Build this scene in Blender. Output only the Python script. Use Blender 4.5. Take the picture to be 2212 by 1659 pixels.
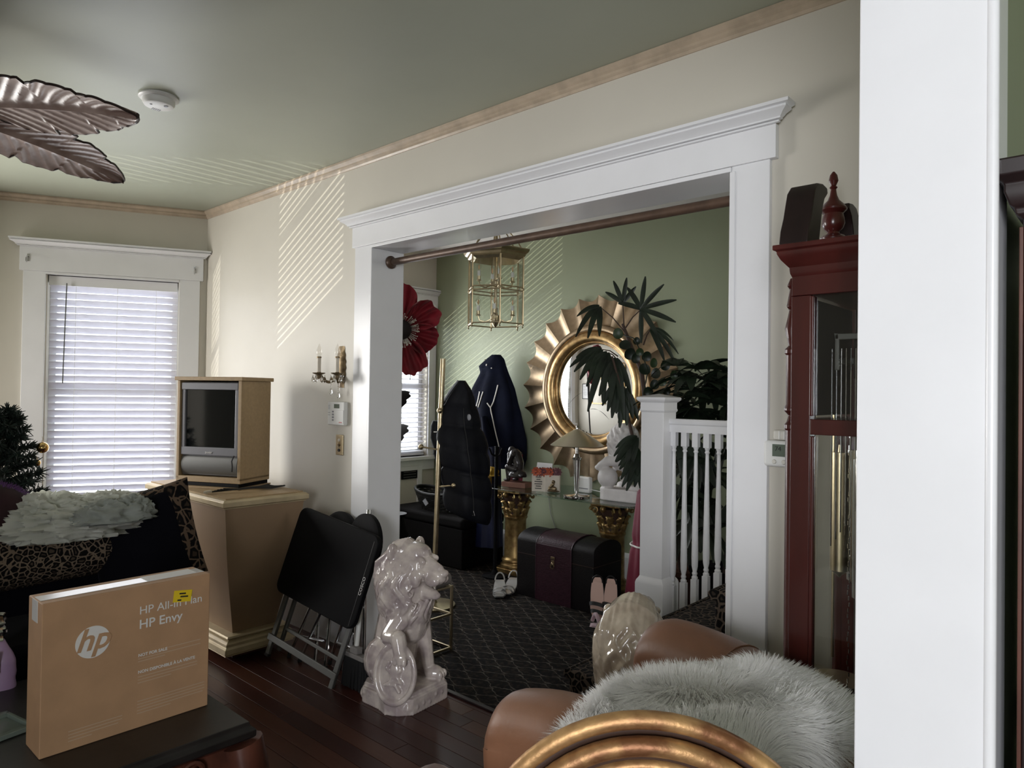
import bpy, bmesh, math, random
import numpy as np
from mathutils import Vector, Matrix, noise
random.seed(7); R = math.radians; pi = math.pi; sin = math.sin; cos = math.cos
for o in list(bpy.data.objects): bpy.data.objects.remove(o)
scn = bpy.context.scene
COL = scn.collection

# ------------------------------------------------------------------ camera
CAM = Vector((0, 0, 1.45)); FPX = 1519.8; YAW, PITCH, ROLL = 0.7354127, 0.0122052, 0.0139997
fw = Vector((-sin(YAW)*cos(PITCH), cos(YAW)*cos(PITCH), sin(PITCH)))
rt = Vector((cos(YAW), sin(YAW), 0)); up = rt.cross(fw)
rt, up = cos(ROLL)*rt + sin(ROLL)*up, -sin(ROLL)*rt + cos(ROLL)*up
cd = bpy.data.cameras.new('camera'); cam = bpy.data.objects.new('camera', cd); COL.objects.link(cam)
cd.sensor_width = 36; cd.lens = FPX/2212*36; cd.clip_start = .02
cam.matrix_world = Matrix(((rt.x, up.x, -fw.x, CAM.x), (rt.y, up.y, -fw.y, CAM.y), (rt.z, up.z, -fw.z, CAM.z), (0, 0, 0, 1)))
scn.camera = cam
scn.view_settings.view_transform = 'Standard'; scn.view_settings.look = 'None'
scn.view_settings.gamma = 1; scn.view_settings.use_curve_mapping = False
scn.view_settings.exposure = 1.1

# ------------------------------------------------------------------ sky, daylight at the windows, area light at the stairs
w = bpy.data.worlds.new('sky'); scn.world = w; w.use_nodes = True
w.node_tree.nodes['Background'].inputs[0].default_value = (.86, .92, 1, 1)
w.node_tree.nodes['Background'].inputs[1].default_value = 1.9
def area(name, loc, aim, sx, sy, power, col=(1, 1, 1), spread=180):
    l = bpy.data.lights.new(name, 'AREA'); l.shape = 'RECTANGLE'; l.size = sx; l.size_y = sy; l.energy = power; l.color = col; l.spread = R(spread)
    o = bpy.data.objects.new(name, l); COL.objects.link(o); o.location = loc
    o.rotation_euler = (Vector(aim)-Vector(loc)).to_track_quat('-Z', 'Y').to_euler(); return o
area('daylight_bay_front', (-5.76, .10, 1.45), (-2, .6, 1.2), .9, 1.5, 39, (1, .97, .93))
area('daylight_bay_angled', (-5.32, 1.84, 1.42), (-3.3, .9, 1.3), .8, 1.45, 3.5, (.98, .98, 1))
area('daylight_dining_window', (1.2, -2.9, 1.55), (-.3, 2, 1.4), 1.7, 1.5, 68, (.95, .96, 1))
area('daylight_foyer_window', (-5.08, 3.6, 1.5), (-3, 3.4, 1.4), 1.4, 1.3, 14, (.97, .98, 1))
area('stair_area_light', (1.4, 3.5, 2.3), (-2.5, 3.6, .9), .9, .6, 7, (1, .97, .92))  # unseen area light at the stair end; the wall there has no window

sl = bpy.data.lights.new('low_sun_glint', 'SUN'); sl.energy = 1.5; sl.angle = R(.15); sl.color = (1, .95, .86); so = bpy.data.objects.new('low_sun_glint', sl); COL.objects.link(so); so.location = (-8, -1, .5)
so.rotation_euler = Vector((1, 1.05, .55)).to_track_quat('-Z', 'Y').to_euler()
# ------------------------------------------------------------------ helpers
def at(x, y, **k):
    d = fw + (x-1106)/FPX*rt - (y-829.5)/FPX*up
    for a, v in k.items():
        i = 'XYZ'.index(a); return CAM + d*((v-CAM[i])/d[i])
class G:
    def __init__(s): s.v = []; s.f = []; s.M = Matrix()
    def add(s, vs, fs):
        o = len(s.v); M = s.M
        s.v += [M @ Vector(p) for p in vs]; s.f += [tuple(i+o for i in f) for f in fs]; return s
    def box(s, c, d, Rm=None):
        x, y, z = d[0]/2, d[1]/2, d[2]/2
        vs = [Vector(p) for p in ((-x,-y,-z),(x,-y,-z),(x,y,-z),(-x,y,-z),(-x,-y,z),(x,-y,z),(x,y,z),(-x,y,z))]
        if Rm is not None: vs = [Rm @ p for p in vs]
        return s.add([p+Vector(c) for p in vs], [(0,3,2,1),(4,5,6,7),(0,1,5,4),(1,2,6,5),(2,3,7,6),(3,0,4,7)])
    def bb(s, x0, x1, y0, y1, z0, z1): return s.box(((x0+x1)/2, (y0+y1)/2, (z0+z1)/2), (abs(x1-x0), abs(y1-y0), abs(z1-z0)))
    def grid(s, fn, nu, nv, cu=False, cv=False):
        vs = [fn(i/(nu if cu else nu-1), j/(nv if cv else nv-1)) for i in range(nu) for j in range(nv)]
        fs = [(i*nv+j, ((i+1) % nu)*nv+j, ((i+1) % nu)*nv+(j+1) % nv, i*nv+(j+1) % nv) for i in range(nu if cu else nu-1) for j in range(nv if cv else nv-1)]
        return s.add(vs, fs)
    def lathe(s, prof, n=24, c=(0, 0, 0), flat=None):
        m = len(prof); c = Vector(c)
        vs = [c+Vector((r*cos(2*pi*i/n), r*sin(2*pi*i/n), z)) for i in range(n) for r, z in prof]
        fs = [(i*m+j, ((i+1) % n)*m+j, ((i+1) % n)*m+j+1, i*m+j+1) for i in range(n) for j in range(m-1)]
        fs += [tuple(i*m for i in range(n-1, -1, -1)), tuple(i*m+m-1 for i in range(n))]
        return s.add(vs, fs)
    def tube(s, pts, rs, n=8, closed=False, sq=1):
        pts = [Vector(p) for p in pts]; m = len(pts)
        if not isinstance(rs, (list, tuple)): rs = [rs]*m
        vs = []; ref = None
        for i, p in enumerate(pts):
            a = pts[i-1] if (i or closed) else p; b = pts[(i+1) % m] if (i < m-1 or closed) else p
            t = (b-a).normalized() if (b-a).length > 1e-9 else Vector((0, 0, 1))
            if ref is None: ref = Vector((0, 0, 1)) if abs(t.z) < .9 else Vector((1, 0, 0))
            u = (ref - t*ref.dot(t)); u = u.normalized() if u.length > 1e-6 else t.orthogonal().normalized()
            ref = u; v = t.cross(u)
            vs += [p + rs[i]*(cos(2*pi*k/n)*u*sq + sin(2*pi*k/n)*v) for k in range(n)]
        fs = [(i*n+k, i*n+(k+1) % n, ((i+1) % m)*n+(k+1) % n, ((i+1) % m)*n+k) for i in range(m if closed else m-1) for k in range(n)]
        if not closed: fs += [tuple(range(n-1, -1, -1)), tuple((m-1)*n+k for k in range(n))]
        return s.add(vs, fs)
    def cyl(s, a, b, r0, r1=None, n=12): return s.tube([a, b], [r0, r0 if r1 is None else r1], n)
    def ell(s, c, r, nu=14, nv=9, Rm=None):
        if not isinstance(r, (list, tuple)): r = (r, r, r)
        c = Vector(c); vs = []
        for j in range(nv):
            t = pi*(j+.0)/(nv-1)
            for i in range(nu):
                p = Vector((r[0]*sin(t)*cos(2*pi*i/nu), r[1]*sin(t)*sin(2*pi*i/nu), r[2]*cos(t)))
                vs.append(c + (Rm @ p if Rm is not None else p))
        fs = [(j*nu+i, (j+1)*nu+i, (j+1)*nu+(i+1) % nu, j*nu+(i+1) % nu) for j in range(nv-1) for i in range(nu)]
        return s.add(vs, fs)
    def caps(s, a, b, ra, rb=None, n=10):
        rb = ra if rb is None else rb; s.tube([a, b], [ra, rb], n); s.ell(a, ra, n, 7); return s.ell(b, rb, n, 7)
    def prism(s, poly, z0, z1):
        n = len(poly); vs = [(x, y, z0) for x, y in poly]+[(x, y, z1) for x, y in poly]
        return s.add(vs, [tuple(range(n-1, -1, -1)), tuple(range(n, 2*n))]+[(i, (i+1) % n, n+(i+1) % n, n+i) for i in range(n)])
    def mesh(s, name, smooth=True, ang=38):
        me = bpy.data.meshes.new(name); me.from_pydata([tuple(p) for p in s.v], [], s.f)
        bm = bmesh.new(); bm.from_mesh(me); bmesh.ops.remove_doubles(bm, verts=bm.verts, dist=1e-6)
        bmesh.ops.recalc_face_normals(bm, faces=bm.faces); bm.to_mesh(me); bm.free()
        if smooth:
            for p in me.polygons: p.use_smooth = True
            me.set_sharp_from_angle(angle=R(ang))
        return me
    def build(s, name, mat, par=None, smooth=True, bev=0, kind=None, ang=38, bseg=2):
        me = s.mesh(name, smooth, ang); return mobj(name, me, mat, par, bev, kind, bseg)
def mobj(name, me, mat, par=None, bev=0, kind=None, bseg=2):
    o = bpy.data.objects.new(name, me); COL.objects.link(o)
    if mat is not None and not me.materials: me.materials.append(M[mat] if isinstance(mat, str) else mat)
    if par is not None: o.parent = par
    if bev:
        b = o.modifiers.new('bevel', 'BEVEL'); b.width = bev; b.segments = bseg; b.limit_method = 'ANGLE'; b.angle_limit = R(40); b.harden_normals = True
    if kind: o['kind'] = kind
    return o
def remesh(g, name, mat, par=None, vox=.006, smooth=2, disp=None):
    me = g.mesh(name+'_tmp', False); o = bpy.data.objects.new('tmp', me); COL.objects.link(o)
    m = o.modifiers.new('r', 'REMESH'); m.mode = 'VOXEL'; m.voxel_size = vox
    if smooth: sm = o.modifiers.new('s', 'SMOOTH'); sm.factor = .5; sm.iterations = smooth
    dg = bpy.context.evaluated_depsgraph_get(); me2 = bpy.data.meshes.new_from_object(o.evaluated_get(dg))
    bpy.data.objects.remove(o); bpy.data.meshes.remove(me); me2.name = name; me2.materials.clear()
    for p in me2.polygons: p.use_smooth = True
    return mobj(name, me2, mat, par)
def tag(o, label, cat, group=None):
    o['label'] = label; o['category'] = cat
    if group: o['group'] = group
    return o
def thing(name, label, cat, loc=(0, 0, 0), rz=0, group=None):
    o = bpy.data.objects.new(name, None); COL.objects.link(o); o.empty_display_size = .05
    o.location = loc; o.rotation_euler = (0, 0, rz); return tag(o, label, cat, group)
def struct(name, loc=(0, 0, 0), rz=0):
    o = bpy.data.objects.new(name, None); COL.objects.link(o); o.empty_display_size = .05
    o.location = loc; o.rotation_euler = (0, 0, rz); o['kind'] = 'structure'; return o
def copy_tree(o, par=None):
    c = o.copy(); COL.objects.link(c); c.parent = par
    for ch in o.children: copy_tree(ch, c)
    return c
def textmesh(txt, size, depth=.0004, shear=0, bold=0, align='LEFT'):
    cu = bpy.data.curves.new('t', 'FONT'); cu.body = txt; cu.size = size; cu.extrude = depth; cu.shear = shear; cu.offset = bold; cu.align_x = align; cu.resolution_u = 3
    o = bpy.data.objects.new('t', cu); COL.objects.link(o); dg = bpy.context.evaluated_depsgraph_get()
    me = bpy.data.meshes.new_from_object(o.evaluated_get(dg)); bpy.data.objects.remove(o); me.materials.clear(); return me
def nz(p, s=1.0): return noise.noise(Vector(p)*s)

# ------------------------------------------------------------------ materials
M = {}
def mat(name, col, rough=.5, metal=0, var=0, vs=8, bump=0, bs=60, sheen=0, coat=0, trans=0, ior=1.45, alpha=1, sub=0, stretch=None, col2=None, emit=0, spec=None):
    m = bpy.data.materials.new(name); m.use_nodes = True; nt = m.node_tree; b = nt.nodes['Principled BSDF']; L = nt.links.new
    S = b.inputs; S['Base Color'].default_value = (*col, 1); S['Roughness'].default_value = rough; S['Metallic'].default_value = metal
    if coat: S['Coat Weight'].default_value = coat; S['Coat Roughness'].default_value = .08
    if sheen: S['Sheen Weight'].default_value = sheen; S['Sheen Roughness'].default_value = .4
    if trans: S['Transmission Weight'].default_value = trans; S['IOR'].default_value = ior
    if spec is not None: S['Specular IOR Level'].default_value = spec
    if sub: S['Subsurface Weight'].default_value = sub; S['Subsurface Radius'].default_value = (.01, .01, .01)
    if emit: S['Emission Color'].default_value = (*col, 1); S['Emission Strength'].default_value = emit
    tc = None
    if var or bump or col2:
        tc = nt.nodes.new('ShaderNodeTexCoord'); src = tc.outputs['Object']
        if stretch:
            mp = nt.nodes.new('ShaderNodeMapping'); mp.inputs['Scale'].default_value = stretch; L(src, mp.inputs[0]); src = mp.outputs[0]
    if var or col2:
        n = nt.nodes.new('ShaderNodeTexNoise'); n.inputs['Scale'].default_value = vs; n.inputs['Detail'].default_value = 5; L(src, n.inputs['Vector'])
        mx = nt.nodes.new('ShaderNodeMix'); mx.data_type = 'RGBA'
        c2 = col2 if col2 else tuple(c*(1-var) for c in col); c1 = col if col2 else tuple(min(1, c*(1+var)) for c in col)
        mx.inputs[6].default_value = (*c1, 1); mx.inputs[7].default_value = (*c2, 1)
        rp = nt.nodes.new('ShaderNodeMapRange'); rp.inputs[1].default_value = .35; rp.inputs[2].default_value = .65; L(n.outputs[0], rp.inputs[0]); L(rp.outputs[0], mx.inputs[0]); L(mx.outputs[2], S['Base Color'])
    if bump:
        n = nt.nodes.new('ShaderNodeTexNoise'); n.inputs['Scale'].default_value = bs; n.inputs['Detail'].default_value = 4; L(src, n.inputs['Vector'])
        bp = nt.nodes.new('ShaderNodeBump'); bp.inputs['Strength'].default_value = bump; bp.inputs['Distance'].default_value = .004; L(n.outputs[0], bp.inputs['Height']); L(bp.outputs[0], S['Normal'])
    M[name] = m; return m
mat('ceiling', (.375, .395, .315), .42, var=.05, vs=1.2, bump=.05, bs=25)
mat('wall', (.62, .585, .51), .45, var=.03, vs=1.5, bump=.06, bs=30)
mat('white_trim', (.80, .80, .815), .28, var=.015, vs=6, bump=.05, bs=18)
mat('green_wall', (.265, .295, .19), .5, var=.03, vs=2, bump=.06, bs=30)
mat('foyer_ceiling', (.68, .65, .62), .6, var=.02, vs=2)
mat('rail_tan', (.47, .38, .285), .3, var=.12, vs=14, bump=.05, bs=40)
def thinglass(name, tint, refl=.5):
    m = bpy.data.materials.new(name); m.use_nodes = True; nt = m.node_tree; L = nt.links.new; o = nt.nodes['Material Output']; nt.nodes.remove(nt.nodes['Principled BSDF'])
    t = nt.nodes.new('ShaderNodeBsdfTransparent'); t.inputs[0].default_value = (*tint, 1); gl = nt.nodes.new('ShaderNodeBsdfGlossy'); gl.inputs['Roughness'].default_value = .02
    lw = nt.nodes.new('ShaderNodeLayerWeight'); lw.inputs[0].default_value = .5; mx = nt.nodes.new('ShaderNodeMixShader'); pw = nt.nodes.new('ShaderNodeMath'); pw.operation = 'POWER'; pw.inputs[1].default_value = 4; mu = nt.nodes.new('ShaderNodeMath'); mu.operation = 'MULTIPLY_ADD'; mu.inputs[1].default_value = .7; mu.inputs[2].default_value = .04*refl; mu.use_clamp = True
    L(lw.outputs['Facing'], pw.inputs[0]); L(pw.outputs[0], mu.inputs[0]); L(mu.outputs[0], mx.inputs[0]); L(t.outputs[0], mx.inputs[1]); L(gl.outputs[0], mx.inputs[2]); L(mx.outputs[0], o.inputs[0]); M[name] = m
thinglass('glass', (.97, .98, .97), 1.0)
mat('slat', (.86, .85, .88), .4, var=.02, vs=20)
def translucent(name, col, fac):
    nt = M[name].node_tree; L = nt.links.new; b = nt.nodes['Principled BSDF']; o = nt.nodes['Material Output']; t = nt.nodes.new('ShaderNodeBsdfTranslucent'); t.inputs[0].default_value = (*col, 1)
    mx = nt.nodes.new('ShaderNodeMixShader'); mx.inputs[0].default_value = fac; L(b.outputs[0], mx.inputs[1]); L(t.outputs[0], mx.inputs[2]); L(mx.outputs[0], o.inputs[0])
translucent('slat', (.80, .78, .86), .30)
mat('brass', (.52, .43, .28), .3, 1, var=.1, vs=20)
mat('old_brass', (.20, .15, .09), .42, 1, var=.25, vs=40, bump=.2, bs=120)
mat('chrome', (.62, .62, .63), .18, 1)
mat('dark_rod', (.10, .062, .042), .42, .3, var=.2, vs=18)
mat('cherry', (.062, .011, .009), .28, var=.3, vs=9, stretch=(1, 1, .12), coat=.3)
mat('dark_wood', (.016, .0075, .0075), .36, var=.35, vs=10, stretch=(1, 1, .15), coat=.2)
mat('black_plastic', (.004, .004, .005), .6, bump=.08, bs=200, spec=.12)
mat('grey_metal', (.16, .16, .155), .45, .5)
mat('black', (.008, .008, .009), .6)
mat('white_plastic', (.76, .76, .74), .4)
mat('cream_plastic', (.66, .64, .58), .4)
mat('lcd', (.12, .15, .12), .2)
mat('silver_grey', (.2, .2, .22), .4, .2)
mat('screen', (.006, .007, .008), .05, coat=.6)
mat('tan_vinyl', (.38, .265, .145), .55, var=.06, vs=60, bump=.1, bs=220)
mat('tan_board', (.30, .20, .122), .5, var=.05, vs=5, bump=.08, bs=90)
mat('cream_gold', (.52, .42, .265), .3, .25, var=.1, vs=12)
mat('cardboard', (.43, .255, .14), .72, var=.06, vs=12, bump=.06, bs=120)
mat('print_white', (.72, .70, .68), .5)
mat('print_soft', (.50, .36, .25), .6)
mat('tape', (.72, .70, .68), .18, spec=.7)
mat('yellow_label', (.78, .56, .02), .5)
mat('ink', (.02, .02, .02), .5)
mat('table_top', (.013, .011, .0105), .42, var=.4, vs=7, bump=.08, bs=40)
mat('carved_wood', (.085, .028, .017), .4, var=.3, vs=10)
mat('black_velvet', (.003, .003, .006), .85, sheen=.05, spec=.1)
mat('burgundy', (.026, .006, .010), .85, sheen=.15, var=.2, vs=20)
mat('purple_fuzz', (.14, .06, .19), .9)
mat('bag', (.86, .87, .82), .35, var=.05, vs=14, bump=.3, bs=45); translucent('bag', (.85, .86, .8), .5)
mat('grey_cloth', (.30, .32, .30), .85, var=.1, vs=20, bump=.1, bs=120)
mat('leather', (.215, .098, .052), .46, var=.14, vs=6, bump=.12, bs=90)
mat('velvet_brown', (.16, .075, .05), .7, var=.3, vs=18, sheen=.3)
mat('fur', (.99, .985, .98), .9, spec=.1); translucent('fur', (.99, .985, .98), .5)
mat('gilt', (.62, .38, .16), .46, .55, var=0, vs=16, col2=(.20, .085, .035), bump=.4, bs=60)
mat('gilt_dark', (.045, .022, .014), .5, .2)
mat('upholstery_dark', (.02, .014, .02), .7, bump=.2, bs=140)
mat('glaze', (.68, .60, .55), .2, col2=(.40, .33, .33), var=.1, vs=14, bump=.3, bs=34, coat=.8)
mat('glaze_cream', (.62, .53, .42), .2, col2=(.42, .34, .26), var=.1, vs=16, bump=.3, bs=34, coat=.8)
mat('marble', (.66, .63, .61), .45, var=.06, vs=18, bump=.1, bs=80)
mat('bronze', (.02, .017, .017), .3, .5, var=.3, vs=20, coat=.4)
mat('plinth', (.17, .07, .045), .45, var=.2, vs=10, stretch=(.2, 1, 1))
mat('mirror', (.86, .86, .85), .01, 1)
mat('gold_leaf', (.52, .36, .17), .33, 1, col2=(.33, .20, .09), vs=26, bump=.08, bs=30)
mat('sunburst', (.40, .30, .195), .36, 1, var=.12, vs=22, stretch=(1, 1, 1), bump=.06, bs=120)
mat('pedestal_gold', (.40, .275, .11), .4, .8, col2=(.20, .12, .045), vs=22, bump=.1, bs=40)
thinglass('table_glass', (.80, .90, .86), 2.2)
mat('nickel', (.6, .59, .56), .16, 1)
mat('shade_metal', (.52, .47, .36), .34, 1, var=.08, vs=3, stretch=(1, 1, .1))
mat('trunk_black', (.005, .004, .0045), .45, spec=.2, bump=.3, bs=120)
mat('trunk_purple', (.026, .008, .014), .4, spec=.3, bump=.5, bs=70, stretch=(1, .4, 1.6), var=.2, vs=40)
mat('navy', (.0035, .005, .014), .8, spec=.1, var=.2, vs=8, bump=.1, bs=100)
mat('puffer', (.0028, .0032, .006), .55, spec=.17, var=.2, vs=8, bump=.2, bs=60)
mat('royal_blue', (.002, .006, .04), .6, bump=.1, bs=60)
mat('piping_white', (.8, .78, .74), .6)
mat('lining_grey', (.34, .35, .38), .7)
mat('mustard', (.50, .31, .03), .7, bump=.2, bs=60)
mat('bench', (.005, .0045, .0045), .85, spec=.1, bump=.15, bs=140)
mat('wicker', (.005, .0045, .004), .6, spec=.2, bump=.4, bs=90)
mat('stool_grey', (.22, .205, .2), .8, bump=.1, bs=160)
mat('silver_leather', (.55, .54, .53), .3, .6)
mat('insole', (.60, .40, .33), .6)
mat('mauve', (.42, .29, .32), .8, sheen=.4)
mat('wine_cloth', (.15, .005, .024), .7, var=.15, vs=6, sheen=.2)
mat('poppy', (.20, .003, .014), .65, var=.3, vs=9, stretch=(1, 1, 1), sheen=.2)
mat('poppy_dark', (.012, .01, .012), .7)
mat('leaf', (.010, .018, .009), .45, var=.4, vs=10)
mat('leaf_light', (.024, .044, .016), .45, var=.3, vs=10)
mat('bark', (.055, .032, .022), .8, bump=.5, bs=60)
mat('pine', (.014, .028, .024), .8, var=.5, vs=30)
mat('gold_ball', (.55, .38, .16), .12, 1)
mat('terracotta', (.10, .04, .025), .7)
thinglass('bulb', (.96, .95, .93), 1.6)
mat('filament', (.9, .52, .28), .5)
mat('crystal', (1, 1, 1), .0, trans=1, ior=1.5)
mat('fan_leaf', (.50, .39, .35), .34, col2=(.26, .18, .155), vs=7, bump=.1, bs=60)
mat('fan_dark', (.03, .017, .014), .5)
mat('lilac', (.36, .24, .40), .4, var=.1, vs=10)
mat('red_ink', (.55, .2, .2), .5)
mat('flower_orange', (.45, .10, .045), .6); mat('flower_plum', (.13, .05, .06), .7); mat('flower_rose', (.42, .2, .2), .7)
mat('ivory', (.62, .56, .47), .5, var=.05, vs=20)
mat('paper', (.72, .71, .70), .6)
mat('art', (.55, .50, .42), .6, col2=(.7, .66, .58), vs=6)
mat('bristle', (.006, .006, .007), .8)
mat('grass_glass', (.30, .36, .32), .1, trans=.5)
def leopard(name, base, spot, scale, rough=.85):
    m = mat(name, base, rough, spec=.15); nt = m.node_tree; L = nt.links.new; b = nt.nodes['Principled BSDF']
    tc = nt.nodes.new('ShaderNodeTexCoord'); n = nt.nodes.new('ShaderNodeTexNoise'); n.inputs['Scale'].default_value = scale*.5
    ad = nt.nodes.new('ShaderNodeVectorMath'); ad.operation = 'MULTIPLY_ADD'; ad.inputs[1].default_value = (.5/scale,)*3; L(n.outputs['Color'], ad.inputs[0]); L(tc.outputs['Object'], ad.inputs[2]); L(tc.outputs['Object'], n.inputs['Vector'])
    v = nt.nodes.new('ShaderNodeTexVoronoi'); v.inputs['Scale'].default_value = scale; v.feature = 'DISTANCE_TO_EDGE'; L(ad.outputs[0], v.inputs['Vector'])
    n2 = nt.nodes.new('ShaderNodeTexNoise'); n2.inputs['Scale'].default_value = scale*1.3; L(tc.outputs['Object'], n2.inputs['Vector'])
    mm = nt.nodes.new('ShaderNodeMath'); mm.operation = 'MULTIPLY_ADD'; mm.inputs[1].default_value = .22; L(n2.outputs[0], mm.inputs[0]); L(v.outputs['Distance'], mm.inputs[2])
    cr = nt.nodes.new('ShaderNodeValToRGB'); e = cr.color_ramp.elements
    e[0].position = 0; e[0].color = (*base, 1); e[1].position = 1; e[1].color = (*[c*.35 for c in base], 1)
    for p, c in ((.175, base), (.205, spot), (.40, spot), (.47, tuple(c*.4 for c in base))): x = e.new(p); x.color = (*c, 1)
    L(mm.outputs[0], cr.inputs[0]); L(cr.outputs[0], b.inputs['Base Color'])
leopard('leopard', (.20, .15, .11), (.004, .0035, .004), 42)
leopard('leopard_big', (.12, .08, .055), (.004, .0035, .004), 24)
leopard('leopard_stair', (.085, .063, .047), (.003, .0025, .0025), 28)
def trellis():
    m = mat('trellis', (.018, .014, .012), .95, spec=.1); nt = m.node_tree; L = nt.links.new; b = nt.nodes['Principled BSDF']
    tc = nt.nodes.new('ShaderNodeTexCoord'); sp = nt.nodes.new('ShaderNodeSeparateXYZ')
    nn = nt.nodes.new('ShaderNodeTexNoise'); nn.inputs['Scale'].default_value = 26; L(tc.outputs['Object'], nn.inputs['Vector'])
    ad = nt.nodes.new('ShaderNodeVectorMath'); ad.operation = 'MULTIPLY_ADD'; ad.inputs[1].default_value = (.035, .035, 0); L(nn.outputs['Color'], ad.inputs[0]); L(tc.outputs['Object'], ad.inputs[2]); L(ad.outputs[0], sp.inputs[0])
    def mth(op, a, bb=None, c=None):
        n = nt.nodes.new('ShaderNodeMath'); n.operation = op
        for i, x in enumerate((a, bb, c)):
            if x is None: continue
            if isinstance(x, (int, float)): n.inputs[i].default_value = x
            else: L(x, n.inputs[i])
        return n.outputs[0]
    cu = mth('COSINE', mth('MULTIPLY', sp.outputs[1], pi/.055)); cv = mth('SINE', mth('MULTIPLY', sp.outputs[0], 2*pi/.16))
    d = mth('ABSOLUTE', mth('SUBTRACT', cu, mth('MULTIPLY', cv, .86)))
    ln = nt.nodes.new('ShaderNodeMapRange'); ln.inputs[1].default_value = .05; ln.inputs[2].default_value = .16; ln.inputs[3].default_value = 1; ln.inputs[4].default_value = 0; L(d, ln.inputs[0])
    n2 = nt.nodes.new('ShaderNodeTexNoise'); n2.inputs['Scale'].default_value = 42; n2.inputs['Detail'].default_value = 6; L(tc.outputs['Object'], n2.inputs['Vector'])
    cr = nt.nodes.new('ShaderNodeValToRGB'); cr.color_ramp.elements[0].position = .45; cr.color_ramp.elements[0].color = (.005, .0045, .0045, 1); cr.color_ramp.elements[1].position = .68; cr.color_ramp.elements[1].color = (.026, .019, .014, 1); L(n2.outputs[0], cr.inputs[0])
    mx = nt.nodes.new('ShaderNodeMix'); mx.data_type = 'RGBA'; L(cr.outputs[0], mx.inputs[6]); mx.inputs[7].default_value = (.13, .115, .095, 1)
    L(mth('MULTIPLY', ln.outputs[0], mth('MULTIPLY_ADD', nn.outputs[0], .9, .25)), mx.inputs[0]); L(mx.outputs[2], b.inputs['Base Color'])
trellis()
def plankmat():
    m = mat('plank', (.06, .016, .010), .32); nt = m.node_tree; L = nt.links.new; b = nt.nodes['Principled BSDF']
    oi = nt.nodes.new('ShaderNodeObjectInfo'); tc = nt.nodes.new('ShaderNodeTexCoord'); mp = nt.nodes.new('ShaderNodeMapping'); mp.inputs['Scale'].default_value = (1.2, 22, 1); L(tc.outputs['Object'], mp.inputs[0])
    n = nt.nodes.new('ShaderNodeTexNoise'); n.noise_dimensions = '4D'; n.inputs['Scale'].default_value = 3; n.inputs['Detail'].default_value = 6; L(mp.outputs[0], n.inputs['Vector']); L(oi.outputs['Random'], n.inputs['W'])
    a = nt.nodes.new('ShaderNodeMath'); a.operation = 'MULTIPLY_ADD'; a.inputs[1].default_value = .7; L(oi.outputs['Random'], a.inputs[0])
    s2 = nt.nodes.new('ShaderNodeMath'); s2.operation = 'MULTIPLY'; s2.inputs[1].default_value = .55; L(n.outputs[0], s2.inputs[0]); L(s2.outputs[0], a.inputs[2])
    cr = nt.nodes.new('ShaderNodeValToRGB'); e = cr.color_ramp.elements; e[0].position = .15; e[0].color = (.024, .0055, .0045, 1); e[1].position = .95; e[1].color = (.078, .026, .014, 1); x = e.new(.55); x.color = (.044, .0105, .0075, 1)
    L(a.outputs[0], cr.inputs[0]); L(cr.outputs[0], b.inputs['Base Color'])
plankmat()

# ------------------------------------------------------------------ room shell
YW, YF = 2.35, 2.53          # main wall, living and foyer faces
XF, YB = -5.18, 4.60         # foyer window wall, foyer back wall
CZ = 2.765
OX0, OX1, OZ = -3.15, -1.09, 2.233
C0 = Vector((-5.212, 2.35, 0)); BA = 1.10228
bd = Vector((cos(BA), sin(BA), 0))
def st(name, boxes, m, par=None, bev=0):
    g = G()
    for b in boxes: g.bb(*b)
    o = g.build(name, m, par, smooth=False, bev=bev)
    if par is None: o['kind'] = 'structure'
    return o
floor = st('floor', [(-6.4, 3.6, -3.1, 2.33, -.06, -.014)], 'dark_wood')
pg = {}
yy = -.9; row = 0
while yy < 2.33:
    wv = .082
    x = -5.2 - random.random()*.9
    while x < -.2:
        ln = random.choice((1.1, 1.5, 1.9)); key = ln
        if key not in pg:
            g = G(); g.box((0, 0, -.006), (ln-.0016, wv-.0018, .012)); pg[key] = g.mesh('plank', False)
        if x+ln > -5.4: o = mobj('plank', pg[key], 'plank', floor, bev=.0012, bseg=1); o.location = (x+ln/2, yy+wv/2, 0)
        x += ln
    yy += wv; row += 1
st('floor_strip', [(-6.4, 3.6, -3.1, -.9, -.014, 0)], 'plank', floor); st('floor_strip', [(-.2, 3.6, -.9, 2.33, -.014, 0)], 'plank', floor)
g = G(); g.bb(XF, 1.6, YF+.001, YB-.001, 0, .006); g.bb(OX0+.001, OX1-.001, 2.353, YF+.001, 0, .006); g.build('foyer_carpet', 'trellis', smooth=False); tag(bpy.data.objects['foyer_carpet'], 'dark brown carpet with wavy trellis lines covering the foyer floor', 'carpet')
st('ceiling', [(-6.4, 3.6, -3.1, YW, CZ, CZ+.1)], 'ceiling')
st('ceiling_foyer', [(XF-.1, 1.7, YW, YB+.1, CZ, CZ+.1)], 'foyer_ceiling')
# main wall: living side skin cream, foyer side skin cream too
st('wall_back', [(-5.4, OX0-.02, YW, YF, 0, CZ), (OX1+.02, -.2, YW, YF, 0, CZ), (OX0-.02, OX1+.02, YW, YF, OZ+.02, CZ)], 'wall')
st('wall_foyer', [(XF-.15, 1.7, YB, YB+.1, 0, CZ)], 'green_wall')
st('wall_stair', [(1.6, 1.7, YF, YB, 0, CZ)], 'wall')
st('wall_dining', [(-.2, 3.6, YW, YF, 0, CZ), (3.5, 3.6, -3.1, YW, 0, CZ)], 'green_wall')
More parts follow.
